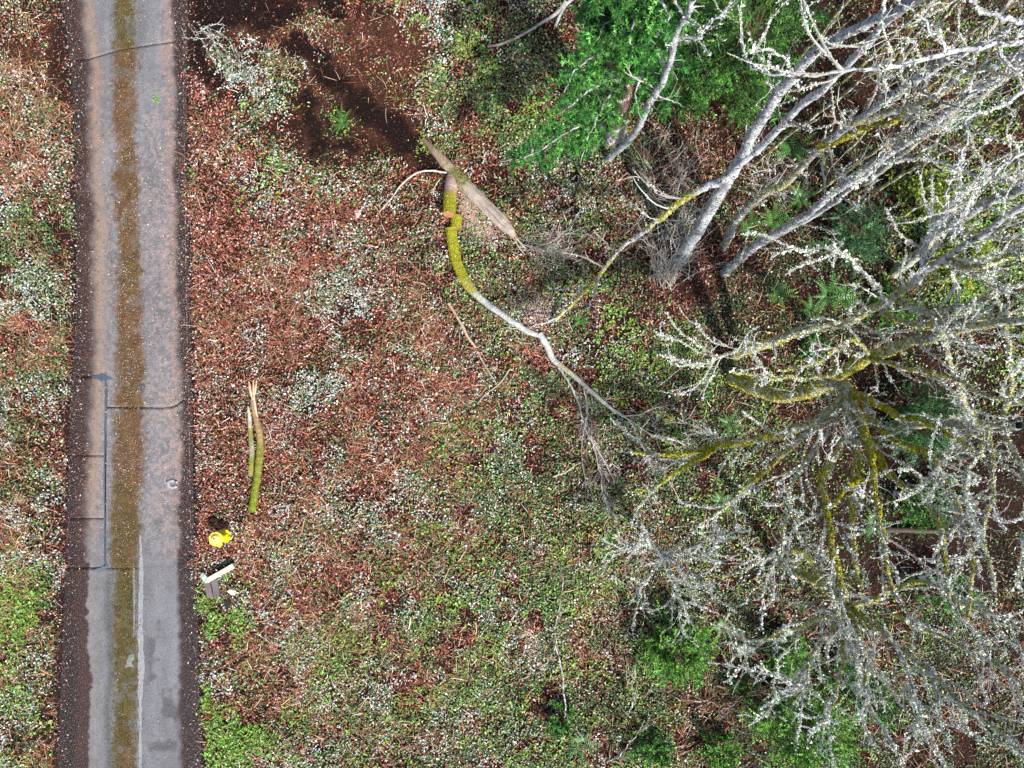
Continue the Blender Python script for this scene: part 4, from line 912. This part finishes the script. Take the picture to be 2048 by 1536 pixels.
# ferns
def fern_frond(rng, L):
    K = 14; t = np.linspace(0, 1, K); spine = np.stack([t * L, np.zeros(K), .35 * L * np.sin(t * 2.4)], 1)
    mb = MB(); tubes(mb, spine, np.full(K, .005), 3, np.array([.10, .13, .03]))
    for i in range(1, K - 1):
        wl = L * .20 * math.sin(math.pi * min(1, .15 + t[i] * .85)) ** .7 * (1.05 - t[i]) + .01
        for s in (-1, 1):
            p = spine[i]; tip = p + np.array([L * .05, s * wl, -.02]); w_ = L * .022
            mb.add([p - [w_, 0, 0], p + [w_, 0, 0], tip], tris=[(0, 1, 2)], col=np.array([.07, .21, .035]) * rng.uniform(.7, 1.4))
    return mb
rngf = np.random.default_rng(3)
frond_mesh = None
FERNS = [(1585, 300, .75, 'sword fern between the middle and straight alders'), (1520, 215, .8, 'sword fern at the lower edge of the dark conifer'), (1470, 235, .6, 'sword fern left of its neighbour below the dark conifer'),
         (1500, 455, .6, 'sword fern beside the straight alder base'), (1545, 440, .55, 'sword fern right of the straight alder base'), (1655, 590, .7, 'sword fern in open shade above the second mossy stem'),
         (1620, 620, .5, 'small fern left of the open shade fern'), (1555, 590, .5, 'small fern above the mossy trunk bases'), (1600, 395, .55, 'fern beneath the middle alder moss patch'),
         (1440, 1000, .5, 'fern below the long mossy yellow limb'), (1455, 845, .5, 'broad green fern between the mossy trunk and the yellow limb'), (1690, 590, .6, 'fern right of the open shade fern'),
         (1750, 1050, .6, 'fern in the dark hollow among the mossy limbs'), (1160, 640, .35, 'small fern next to the long fallen branch'), (690, 250, .45, 'green fern tuft growing at the edge of the dark ground patch'),
         (1440, 1250, .45, 'fern tuft at the right side of the bottom centre bush'), (1165, 1480, .5, 'broad leaved fern at the bottom middle')]
for i, (fx, fy, fs, lb) in enumerate(FERNS):
    b = P(fx, fy, 0); root = thing('sword_fern', b, lb, 'fern', 'ferns on the woodland floor')
    nf = int(rngf.integers(11, 16))
    for j in range(nf):
        if frond_mesh is None:
            o = fern_frond(rngf, 1.0).build('frond', M_leaf); frond_mesh = o.data
        else:
            o = bpy.data.objects.new('frond', frond_mesh); COL.objects.link(o)
        o.parent = root; s = fs * float(rngf.uniform(.75, 1.15)); o.scale = (s, s, s)
        o.location = (0, 0, .03); o.rotation_euler = (float(rngf.normal() * .15), float(rngf.uniform(-.25, .15)), j / nf * 6.283 + float(rngf.normal() * .2))
tag(bpy.data.objects['sword_fern'])

# ------------------------------------------------------------------ fallen wood
rng = np.random.default_rng(77)
def gpath(pts, lift=0.0):
    out = []
    for a in pts:
        x_, y_ = to_xy(a[0], a[1]); out.append([float(x_), float(y_), float(ground_z(x_, y_)) + (a[2] if len(a) > 2 else 0) + lift])
    return np.array(out)
def profile_tube(mb, path, radii, rng, sides=18, step=.05, lump=.05, cols=None, jit=.02):
    L = np.linalg.norm(np.diff(path, axis=0), axis=1).sum(); K = max(6, int(L / step)); Pn = smooth_path(path, K, jit, rng)
    t = np.linspace(0, 1, K); Rr = np.interp(t, np.linspace(0, 1, len(radii)), radii)
    c = np.stack([np.interp(t, np.linspace(0, 1, len(cols)), [q[i] for q in cols]) for i in range(3)], 1) * (.8 + .4 * rng.random((K, 1)))
    tubes(mb, Pn, Rr, sides, c[None], lump, rng); return Pn, Rr
W = 1 / PPM / 2
GB = (.30, .24, .21); GR = (.24, .17, .12)
# weathered fallen trunk
b = gpath([(950, 395)])[0]; lg = thing('fallen_log', b, 'weathered barkless fallen trunk lying beside the sawdust', 'log')
mb = MB(); Pn, Rr = profile_tube(mb, gpath([(848, 284), (880, 318), (905, 345), (940, 385), (985, 430), (1015, 462), (1030, 478)], .16), [9 * W, 15 * W, 20 * W, 21 * W, 27 * W, 28 * W, 25 * W, 24 * W, 17 * W, 10 * W], rng, 22, .09, .05, [(.20, .13, .09), (.26, .19, .13), (.30, .25, .16), (.40, .33, .29), (.42, .35, .31), (.36, .28, .22)])
mb.build('log', M_wood, lg, smooth=False)
mb = MB()
for k in range(26):                              # lifted splinters and ridges along the grain
    k0 = int(rng.integers(0, len(Pn) - 14)); a_ = rng.uniform(0.2, 2.9); seg = Pn[k0:k0 + 12:2] if k0 + 12 < len(Pn) else Pn[-12::2]
    T = norm(seg[-1] - seg[0]); s = norm(np.cross(T, [0, 0, 1.])); off = (s * math.cos(a_) + np.array([0, 0, 1]) * math.sin(a_)) * Rr[k0] * .93
    tubes(mb, seg + off, np.array([.004, .014, .02, .018, .012, .003][:len(seg)]), 4, np.array([.44, .36, .3]) * rng.uniform(.6, 1.15), .1, rng)
mb.build('splinters', M_wood, lg, kind='stuff')
mb = MB(); fz = MB(); fuzz(fz, Pn[len(Pn) // 3:len(Pn) // 2], Rr[len(Pn) // 3:len(Pn) // 2], 700, .035, [(.22, .24, .04), (.3, .3, .06), (.15, .17, .03)], rng); fz.build('moss', M_moss, lg, kind='stuff')
for pp_, r_ in [([(1028, 474, .1), (1032, 486, .14), (1026, 492, .12), (1022, 484, .1)], .018), ([(1030, 478, .1), (1042, 492, .1), (1050, 500, .08), (1046, 505, .06)], .022), ([(1026, 480, .1), (1038, 498, .1), (1050, 512, .05)], .016)]:
    m2 = MB(); profile_tube(m2, gpath(pp_, .05), [r_, r_ * 1.1, r_ * .6], rng, 8, .03, .08, [(.5, .42, .3), (.45, .36, .26)], .01); m2.build('broken_limb', M_wood, lg, smooth=True)
bundle('spray of grey dead twigs beyond the broken end of the weathered trunk', (1065, 490, 0), .5, 40, rng, 0, dirv=(1.4, -.25, .05), L=1.3)

# mossy cut bolt with saw kerfs
def cut_log(label, pts, rad, cols, endcol, kerf=(), moss=None, lift=.12):
    pa = gpath(pts, lift); lg = thing('cut_log', pa[0], label, 'log')
    mb = MB(); Pn, Rr = profile_tube(mb, pa, rad, rng, 20, .03, .025, cols, .005)
    mb.build('log', M_bark, lg, smooth=True)
    for e, s in ((0, 1), (-1, -1)):
        m2 = MB(); T = norm(Pn[0] - Pn[1]) if e == 0 else norm(Pn[-1] - Pn[-2])
        disc(m2, Pn[e] + T * .004, T, Rr[e] * 1.0, endcol, 20, 4, rng, ringcol=(.25, .12, .06), dome=.004); m2.build('cut_face', M_wood, lg)
    for kt in kerf:
        k = int(kt * (len(Pn) - 2)); m3 = MB(); T = norm(Pn[k + 1] - Pn[k]); tubes(m3, np.stack([Pn[k] - T * .006, Pn[k] - T * .003, Pn[k] + T * .003, Pn[k] + T * .006]), np.array([1.0, 1.045, 1.045, 1.0]) * Rr[k], 20, np.array([.42, .17, .07]))
        m3.build('saw_cut', M_wood, lg)
    if moss:
        fz = MB(); a0, a1 = int(moss[0] * len(Pn)), int(moss[1] * len(Pn)); fuzz(fz, Pn[a0:a1], Rr[a0:a1], moss[2], .022, MOSSPAL, rng, None, 1.0); fz.build('moss', M_moss, lg, kind='stuff')
    return lg
cut_log('cut bolt with three saw cuts, orange end and a mossy lower half', [(905, 352, -.04), (904, 375, 0), (902, 400, .08), (901, 437, .22)], [20 * W, 27 * W, 25 * W, 24 * W], [(.2, .15, .13), (.42, .29, .25), (.40, .28, .26), (.24, .25, .04), (.27, .27, .03)], (.42, .19, .09), (.2, .5, .68), (.6, 1, 1500), .17)
cut_log('short stubby mossy bolt between the orange ended log and the long branch', [(914, 436), (913, 459)], [21 * W, 19 * W], [(.25, .27, .03), (.22, .24, .03)], (.30, .30, .12), (), (0, 1, 900), .13)
# long fallen branch
b = gpath([(1000, 625)])[0]; br = thing('fallen_branch', b, 'long curved fallen branch, mossy yellow at the top and pale grey below', 'branch')
mb = MB(); g1 = (.25, .26, .03); gy_ = (.44, .45, .44)
Pn, Rr = profile_tube(mb, gpath([(903, 458), (907, 490), (915, 525), (928, 556), (948, 584), (980, 611), (1022, 641), (1058, 664), (1080, 672)], .10), [21 * W, 21 * W, 20 * W, 19 * W, 17 * W, 13 * W, 12 * W, 12 * W, 9 * W], rng, 14, .05, .05, [g1, g1, g1, g1, (.32, .32, .2), gy_, gy_, (.5, .5, .48), gy_], .03)
mb.build('branch', M_bark, br, smooth=True)
m2 = MB(); T0 = norm(Pn[0] - Pn[1]); disc(m2, Pn[0] + T0 * .004, T0, Rr[0], (.33, .3, .14), 14, 3, rng); m2.build('cut_face', M_wood, br)
fz = MB(); h_ = int(len(Pn) * .52); fuzz(fz, Pn[:h_], Rr[:h_], 3600, .026, MOSSPAL, rng, None, 1.0); fz.build('moss', M_moss, br, kind='stuff')
ml = MB(); lichen_on(ml, Pn[None, h_:], 160, .03, rng)
mb = MB(); P2, R2 = profile_tube(mb, gpath([(1078, 668), (1092, 690), (1106, 718), (1120, 730), (1145, 750), (1180, 782), (1215, 812), (1242, 830)], .10), [13 * W, 13 * W, 13 * W, 12 * W, 10 * W, 9 * W, 7 * W, 5 * W], rng, 10, .05, .05, [gy_, (.5, .5, .48), gy_, (.34, .33, .2), gy_, gy_, (.5, .49, .46)], .02)
mb.build('branch', M_bark, br, smooth=True); lichen_on(ml, P2[None], 160, .03, rng)
mt = MB()
subs = [([(1116, 735), (1135, 762), (1152, 795), (1165, 840), (1178, 870), (1205, 915), (1225, 960)], 4.5), ([(1165, 775), (1166, 830), (1160, 900), (1170, 970)], 3), ([(1242, 830), (1290, 822), (1330, 808)], 3),
        ([(1242, 830), (1262, 855), (1285, 900), (1300, 930)], 3), ([(1180, 870), (1195, 930), (1200, 985), (1215, 1010)], 3), ([(1242, 830), (1300, 870), (1340, 880), (1360, 884)], 3), ([(1078, 668), (1040, 662), (1000, 658)], 2.5)]
Sx = []; 
for sp, wd in subs:
    q, r_ = profile_tube(mt, gpath(sp, .12), [wd * W, wd * W * .4], rng, 6, .06, .05, [(.45, .44, .4), (.5, .48, .42)], .05); Sx.append(resample(q))
S = np.stack(Sx + [resample(P2[len(P2) // 2:])]); SR = np.full(S.shape[:2], .01)
p_, d_, r_, _ = spawn(S, SR, 150, .15, 1, (20, 60), rng); d_[:, 2] *= .3; d_ = norm(d_ + np.array([.15, -.35, 0])); T1 = grow(p_, d_, .75 * rng.uniform(.4, 1.3, 150), 7, .14, -.01, rng)
tubes(mt, T1, .006 * np.linspace(1, .3, 7)[None] * np.ones((150, 1)), 3, np.repeat(pick(TWIGC, 150, rng)[:, None], 7, 1))
p_, d_, r_, _ = spawn(T1, np.full(T1.shape[:2], .006), 520, .1, 1, (25, 65), rng); T2 = grow(p_, d_, .28 * rng.uniform(.4, 1.3, 520), 5, .18, 0, rng)
tubes(mt, T2, np.full((520, 5), .003), 3, np.repeat(pick(TWIGC, 520, rng)[:, None], 5, 1)); lichen_on(ml, T1, 420, .026, rng); lichen_on(ml, T2, 260, .02, rng)
mt.build('twigs', M_twig, br, kind='stuff'); ml.build('lichen', M_lich, br, kind='stuff')

# mossy split sticks near the drive
ls = thing('mossy_limb', gpath([(522, 900)])[0], 'long mossy limb with a torn pale split upper end beside the driveway', 'branch')
mb = MB(); brn = (.30, .19, .10)
Pn, Rr = profile_tube(mb, gpath([(509, 798), (516, 830), (524, 862), (526, 900), (522, 945), (515, 985), (510, 1020)], .09), [6 * W, 12 * W, 14 * W, 14 * W, 14 * W, 14 * W, 15 * W], rng, 12, .04, .05, [(.34, .22, .14), (.34, .22, .12), (.30, .22, .09), (.24, .24, .05), (.2, .23, .03), (.2, .26, .03)], .02)
mb.build('limb', M_bark, ls, smooth=True); fz = MB(); h_ = int(len(Pn) * .45); fuzz(fz, Pn[h_:], Rr[h_:], 1500, .024, [(.2, .26, .02), (.28, .34, .03), (.14, .18, .02)], rng, None, 1.0); fz.build('moss', M_moss, ls, kind='stuff')
for pp_ in ([(504, 762, .02), (507, 780, .02), (511, 800, .02)], [(513, 760, .03), (514, 785, .05), (517, 812, .05), (521, 834, .05)], [(519, 761, 0), (517, 775, .02), (516, 790, .03)]):
    m2 = MB(); profile_tube(m2, gpath(pp_, .09), [2.5 * W, 5 * W, 5 * W, 2 * W], rng, 6, .03, .05, [(.62, .40, .28), (.66, .50, .38)], .005); m2.build('torn_splinter', M_wood, ls)
l2 = thing('mossy_limb', gpath([(508, 880)])[0], 'shorter mossy stick with a white bare tip lying against the long mossy limb', 'branch')
mb = MB(); Pn, Rr = profile_tube(mb, gpath([(501, 812), (504, 835), (506, 865), (510, 895), (509, 925), (506, 950)], .07), [3 * W, 8 * W, 9 * W, 10 * W, 10 * W, 10 * W], rng, 10, .04, .05, [(.5, .46, .4), (.55, .52, .46), (.24, .24, .05), (.35, .36, .3), (.2, .21, .04), (.32, .28, .12)], .02)
mb.build('limb', M_bark, l2, smooth=True); fz = MB(); fuzz(fz, Pn[len(Pn) // 3:], Rr[len(Pn) // 3:], 500, .022, MOSSPAL, rng, None, 1.0); fz.build('moss', M_moss, l2, kind='stuff')
# single sticks
def stick(label, pts, w0, w1, cols, lift=.09):
    mb = MB(); pa = gpath(pts, lift); profile_tube(mb, pa, [w0 * W, w0 * W * .9, w1 * W], rng, 7, .05, .05, cols, .02)
    tag(mb.build('fallen_stick', M_wood, origin=pa[0], smooth=True), label, 'stick')
stick('straight pinkish stick pointing down towards the mossy twig ends, centre', [(898, 608), (912, 630), (927, 655), (940, 678), (952, 696)], 6, 5, [(.55, .36, .28), (.5, .33, .26)])
stick('thin grey stick continuing below the pinkish stick', [(955, 702), (972, 732), (995, 770)], 4, 2, [(.4, .36, .3), (.35, .3, .24)])
stick('thin forked grey twig below the end of the pinkish stick', [(1020, 738), (1000, 765), (975, 785), (955, 808)], 3, 2, [(.42, .4, .3), (.4, .36, .28)])
stick('pale arched stick curving left from the weathered trunk', [(896, 350), (866, 347), (835, 352), (805, 376), (788, 398), (762, 428)], 4, 2, [(.55, .5, .42), (.5, .44, .36)], .14)
stick('pinkish curved branch lying at the top middle', [(975, 100), (1000, 94), (1030, 82), (1060, 66), (1085, 50), (1110, 36), (1130, 12)], 5, 9, [(.45, .33, .26), (.42, .38, .34), (.4, .38, .36)])
stick('pale lichened branch at the top edge left of the fir', [(1110, 60), (1122, 30), (1140, 8), (1165, -12)], 6, 11, [(.5, .52, .5), (.45, .46, .44)])
stick('thin dead twig below the long branch, lower centre', [(1105, 952), (1130, 942), (1150, 930), (1170, 920)], 3, 2, [(.5, .42, .34), (.45, .4, .32)])
stick('short stick lying right of the fir trunk', [(1150, 60), (1165, 80), (1180, 98)], 5, 3, [(.4, .3, .24), (.36, .28, .22)])
stick('dark fallen pole in the hollow at the right', [(1780, 985), (1840, 992), (1900, 1003), (1960, 1006)], 13, 9, [(.16, .14, .13), (.2, .18, .17)], .2)
stick('dark rotten pole below the other pole in the right hollow', [(1760, 1060), (1820, 1062), (1900, 1066)], 14, 9, [(.07, .05, .04), (.09, .07, .05)], .15)
stick('leaning brown pole at the lower right under the bush', [(1430, 1368), (1470, 1380), (1500, 1392)], 5, 4, [(.36, .24, .16), (.3, .2, .14)])
# sawdust
n = 5200; cx = rng.normal(size=n); cy = rng.normal(size=n)
t = rng.random(n); px_ = 928 + 50 * t + 14 * cx * (.6 + t); py_ = 395 + 80 * t + 16 * cy; xx, yy_ = to_xy(px_, py_); mb = MB(); big = rng.uniform(.012, .032, n)
leaves(mb, xx, yy_, ground_z(xx, yy_) + .03 + .05 * rng.random(n), big, big * .7, pick([(.62, .46, .38), (.55, .40, .32), (.70, .56, .46)], n, rng, .12), .35, rng)
tag(mb.build('sawdust', M_dry), 'pale pink sawdust spilled beside the cut logs', 'sawdust', kind='stuff')
n = 1500; px_ = 1075 + 32 * rng.normal(size=n); py_ = 620 + 18 * rng.normal(size=n); xx, yy_ = to_xy(px_, py_); mb = MB(); big = rng.uniform(.012, .03, n)
leaves(mb, xx, yy_, ground_z(xx, yy_) + .04 + .06 * rng.random(n), big, big * .7, pick([(.5, .38, .33), (.55, .5, .46)], n, rng, .12), .35, rng)
tag(mb.build('wood_chips', M_dry), 'thin scatter of pale wood chips above the long fallen branch', 'wood chips', kind='stuff')

# ------------------------------------------------------------------ hydrant
hb = P(453, 1067, 0); hyd = thing('fire_hydrant', hb, 'bright yellow fire hydrant standing in the litter beside the driveway', 'hydrant')
YEL = np.array([.85, .68, .02]); YEP = np.array([.86, .74, .16])
def lathe(prof, cen, axis, col, sides=28, name='body', m=M_paint, parent=None):
    axis = norm(np.asarray(axis, float)); a = np.array([1., 0, 0]) if abs(axis[0]) < .7 else np.array([0, 1., 0]); u = norm(np.cross(axis, a)); v = np.cross(axis, u)
    th = np.arange(sides) / sides * 6.28319; V = []; C_ = []
    for r_, z_ in prof:
        V.append(np.asarray(cen) + axis * z_ + r_ * (np.cos(th)[:, None] * u + np.sin(th)[:, None] * v))
    n = len(prof); idx = np.arange(n * sides).reshape(n, sides); nx = np.roll(idx, -1, 1)
    mb = MB(); mb.add(np.concatenate(V), quads=np.stack([idx[:-1], nx[:-1], nx[1:], idx[1:]], -1), col=col); return mb.build(name, m, parent)
lathe([(.0, -.05), (.15, -.05), (.17, .05), (.17, .08), (.11, .09), (.105, .42), (.115, .46), (.17, .47), (.17, .50), (.12, .505), (.0, .505)], hb, (0, 0, 1), YEL, name='barrel', parent=hyd)
lathe([(.165, .505), (.18, .51), (.18, .545), (.15, .55), (.15, .535), (.125, .535), (.12, .57), (.09, .605), (.045, .62), (.0, .622)], hb, (0, 0, 1), YEP, name='bonnet', parent=hyd)
lathe([(.028, .615), (.026, .66), (.0, .662)], hb, (0, 0, 1), (.80, .78, .5), 5, name='operating_nut', parent=hyd)
nz_ = hb + np.array([0, 0, .40])
lathe([(.085, .05), (.085, .17), (.115, .175), (.12, .255), (.105, .275), (.04, .28), (.035, .31), (0, .312)], nz_, (1, .05, .12), (.88, .76, .0), name='pumper_cap', parent=hyd)
lathe([(.05, .05), (.05, .15), (.07, .155), (.07, .21), (.02, .22), (.018, .245), (0, .246)], nz_, (.25, -1, 0), YEL, name='hose_cap', parent=hyd)
lathe([(.05, .05), (.05, .12), (.07, .125), (.07, .16), (.02, .17), (.018, .19), (0, .191)], nz_, (-.25, 1, 0), YEL, name='hose_cap', parent=hyd)
for k in range(8):
    a_ = k / 8 * 6.283 + .2; lathe([(.0, 0), (.014, 0), (.014, .018), (0, .019)], hb + np.array([math.cos(a_) * .158, math.sin(a_) * .158, .545]), (0, 0, 1), YEL * .8, 6, name='bolt', parent=hyd)

# ------------------------------------------------------------------ boards, stones
def board(name, label, cat, a, b, wd, th, z, col, m=M_wood, dz=0.0):
    pa, pb = P(*a, 0), P(*b, 0); pa[2] += z; pb[2] += z + dz; T = norm(pb - pa); s = norm(np.cross(T, [0, 0, 1.])); u = np.cross(s, T)
    wd = wd / PPM / 2; L = np.linalg.norm(pb - pa); mb = MB()
    K = 9; rngb = np.random.default_rng(int(a[0] + a[1])); bev = min(.006, th * .2)
    prof = [(-wd, bev), (-wd + bev, 0), (wd - bev, 0), (wd, bev), (wd, th - bev), (wd - bev, th), (-wd + bev, th), (-wd, th - bev)]
    V = np.array([[pa + T * L * k / (K - 1) + s * (q[0] + .002 * rngb.normal()) + u * q[1] for q in prof] for k in range(K)]).reshape(-1, 3)
    idx = np.arange(K * 8).reshape(K, 8); nx = np.roll(idx, -1, 1)
    q = np.stack([idx[:-1], nx[:-1], nx[1:], idx[1:]], -1).reshape(-1, 4)
    caps = [tuple(idx[e][[0, 1, 2, 3]]) for e in (0, -1)] + [tuple(idx[e][[0, 3, 4, 7]]) for e in (0, -1)] + [tuple(idx[e][[7, 4, 5, 6]]) for e in (0, -1)]
    mb.add(V, quads=np.concatenate([q, np.array(caps)]), col=np.repeat(np.asarray(col) * (1 + .1 * rngb.normal(size=(K, 1))), 8, 0))
    return tag(mb.build(name, m, origin=pa), label, cat)
board('timber_board', 'long pale cream board laid slantwise beside the driveway', 'board', (422, 1156), (477, 1125), 10, .05, .14, (.60, .57, .44), dz=.03)
board('timber_board', 'short mint painted board end meeting the long cream board', 'board', (410, 1146), (424, 1157), 11, .05, .15, (.52, .64, .54))
board('timber_board', 'black board laid in as the shadow of the long cream board', 'board', (436, 1140), (472, 1116), 15, .03, .06, (.012, .013, .014))  # near-black board stands in for the shadow of the cream board
board('timber_board', 'brownish grey board stub, nearer the driveway of the two below the cream board', 'board', (420, 1160), (428, 1190), 12, .05, .09, (.19, .145, .14))
board('timber_board', 'grey board stub, farther from the driveway of the two below the cream board', 'board', (436, 1154), (440, 1186), 12, .05, .07, (.15, .135, .15))
def stone(label, cen, sx, sy, sz, col, seed, name='stone', cat='stone', yaw=0, m=M_stone):
    r = np.random.default_rng(seed); V = []; nu, nv = 14, 8; c0 = P(*cen, 0)
    for i in range(nv + 1):
        for j in range(nu):
            a = math.pi * i / nv; b_ = 2 * math.pi * j / nu; d = np.array([math.sin(a) * math.cos(b_), math.sin(a) * math.sin(b_), math.cos(a)])
            d = np.sign(d) * np.abs(d) ** .75; V.append(d)
    V = np.array(V); 
    for k in range(7):
        nrm_ = norm(r.normal(size=3)); h = V @ nrm_; lim = .62 + .15 * r.random(); V = V - np.maximum(h - lim, 0)[:, None] * nrm_ * .9
    V = V * [sx, sy, sz]; cy, sy_ = math.cos(yaw), math.sin(yaw); V = V @ np.array([[cy, sy_, 0], [-sy_, cy, 0], [0, 0, 1]])
    idx = np.arange((nv + 1) * nu).reshape(nv + 1, nu); nx = np.roll(idx, -1, 1)
    mb = MB(); mb.add(V + c0 + [0, 0, sz * .5], quads=np.stack([idx[:-1], idx[1:], nx[1:], nx[:-1]], -1), col=np.asarray(col) * (1 + .08 * r.normal(size=(len(V), 1))))
    return tag(mb.build(name, m, origin=c0), label, cat)
stone('white chunk of rock beside the grey boards', (469, 1180), .13, .10, .09, (.66, .58, .55), 4)
stone('black lump of charred wood below the white rock', (460, 1201), .085, .17, .08, (.02, .022, .025), 9, 'charred_lump', 'charred wood', .1)
stone('flat pinkish stone lying left of the cut logs', (717, 428), .09, .15, .05, (.5, .38, .33), 12)
stone('rounded pale stone below the thin stick end in the centre', (988, 737), .11, .08, .06, (.42, .30, .26), 15)
stone('tan stone chip right of the long mossy branch', (1044, 532), .05, .11, .05, (.52, .36, .25), 16)
# broken grey ring on the drive
c0 = np.array([*[float(v) for v in to_xy(346, 968)], 0.018]); th = np.linspace(.3, 5.9, 26); rp = np.stack([c0[0] + (.115 + .014 * np.sin(3 * th)) * np.cos(th), c0[1] + (.10 + .01 * np.cos(2 * th)) * np.sin(th), np.full(26, c0[2])], 1)
mb = MB(); V = tubes(mb, rp, np.full(26, .040) * (1 + .15 * rng.normal(size=26)), 8, np.array([.33, .33, .36]), .06, rng)
mb.v[0][:, 2] = c0[2] + (mb.v[0][:, 2] - c0[2]) * .55
tag(mb.build('concrete_ring', M_stone, origin=c0, smooth=True), 'small broken grey ring of mortar lying on the right side of the driveway', 'ring')
# green sprig on the drive, yellow leaf
for (sx_, sy_, colr, lb, nm) in [(312, 197, [(.10, .38, .05), (.08, .30, .04)], 'fresh green sprig dropped on the upper driveway', 'green_sprig'), (562, 400, [(.42, .42, .04), (.5, .45, .05)], 'yellow green leaf cluster lying on the brown litter', 'yellow_sprig'),
                                 (882, 903, [(.10, .42, .05), (.07, .30, .04)], 'bright green seedling in the open litter, centre', 'green_seedling'), (585, 1207, [(.3, .45, .05), (.2, .35, .05)], 'yellow green seedling in the litter right of the boards', 'green_seedling'),
                                 (855, 288, [(.25, .34, .06), (.16, .25, .05)], 'yellow green sapling tuft at the thin end of the weathered trunk', 'leafy_tuft'), (385, 345, [(.16, .26, .05), (.1, .2, .04)], 'small green weed at the driveway edge', 'green_seedling')]:
    n = 14 if 'tuft' not in lb else 90; sp = 5 if n == 14 else 13
    px_ = sx_ + sp * rng.normal(size=n); py_ = sy_ + sp * 1.2 * rng.normal(size=n); xx, yy_ = to_xy(px_, py_); mb = MB(); big = rng.uniform(.05, .11, n)
    c0 = P(sx_, sy_, 0); zb = np.maximum(ground_z(xx, yy_), .0 if nm == 'green_sprig' else -1)
    zq = zb + .05 + .1 * rng.random(n) * (nm != 'green_sprig'); cq = pick(colr, n, rng)
    root = thing(nm, c0, lb, 'plant')
    if n > 14:
        leaves(mb, xx, yy_, zq, big, big * .5, cq, .5, rng); mb.build('foliage', M_leaf, root, kind='stuff')
    else:
        for j in range(n):
            m1 = MB(); leaves(m1, xx[j:j+1], yy_[j:j+1], zq[j:j+1], big[j:j+1], big[j:j+1] * .5, cq[j:j+1], .5, rng); m1.build('leaf', M_leaf, root)
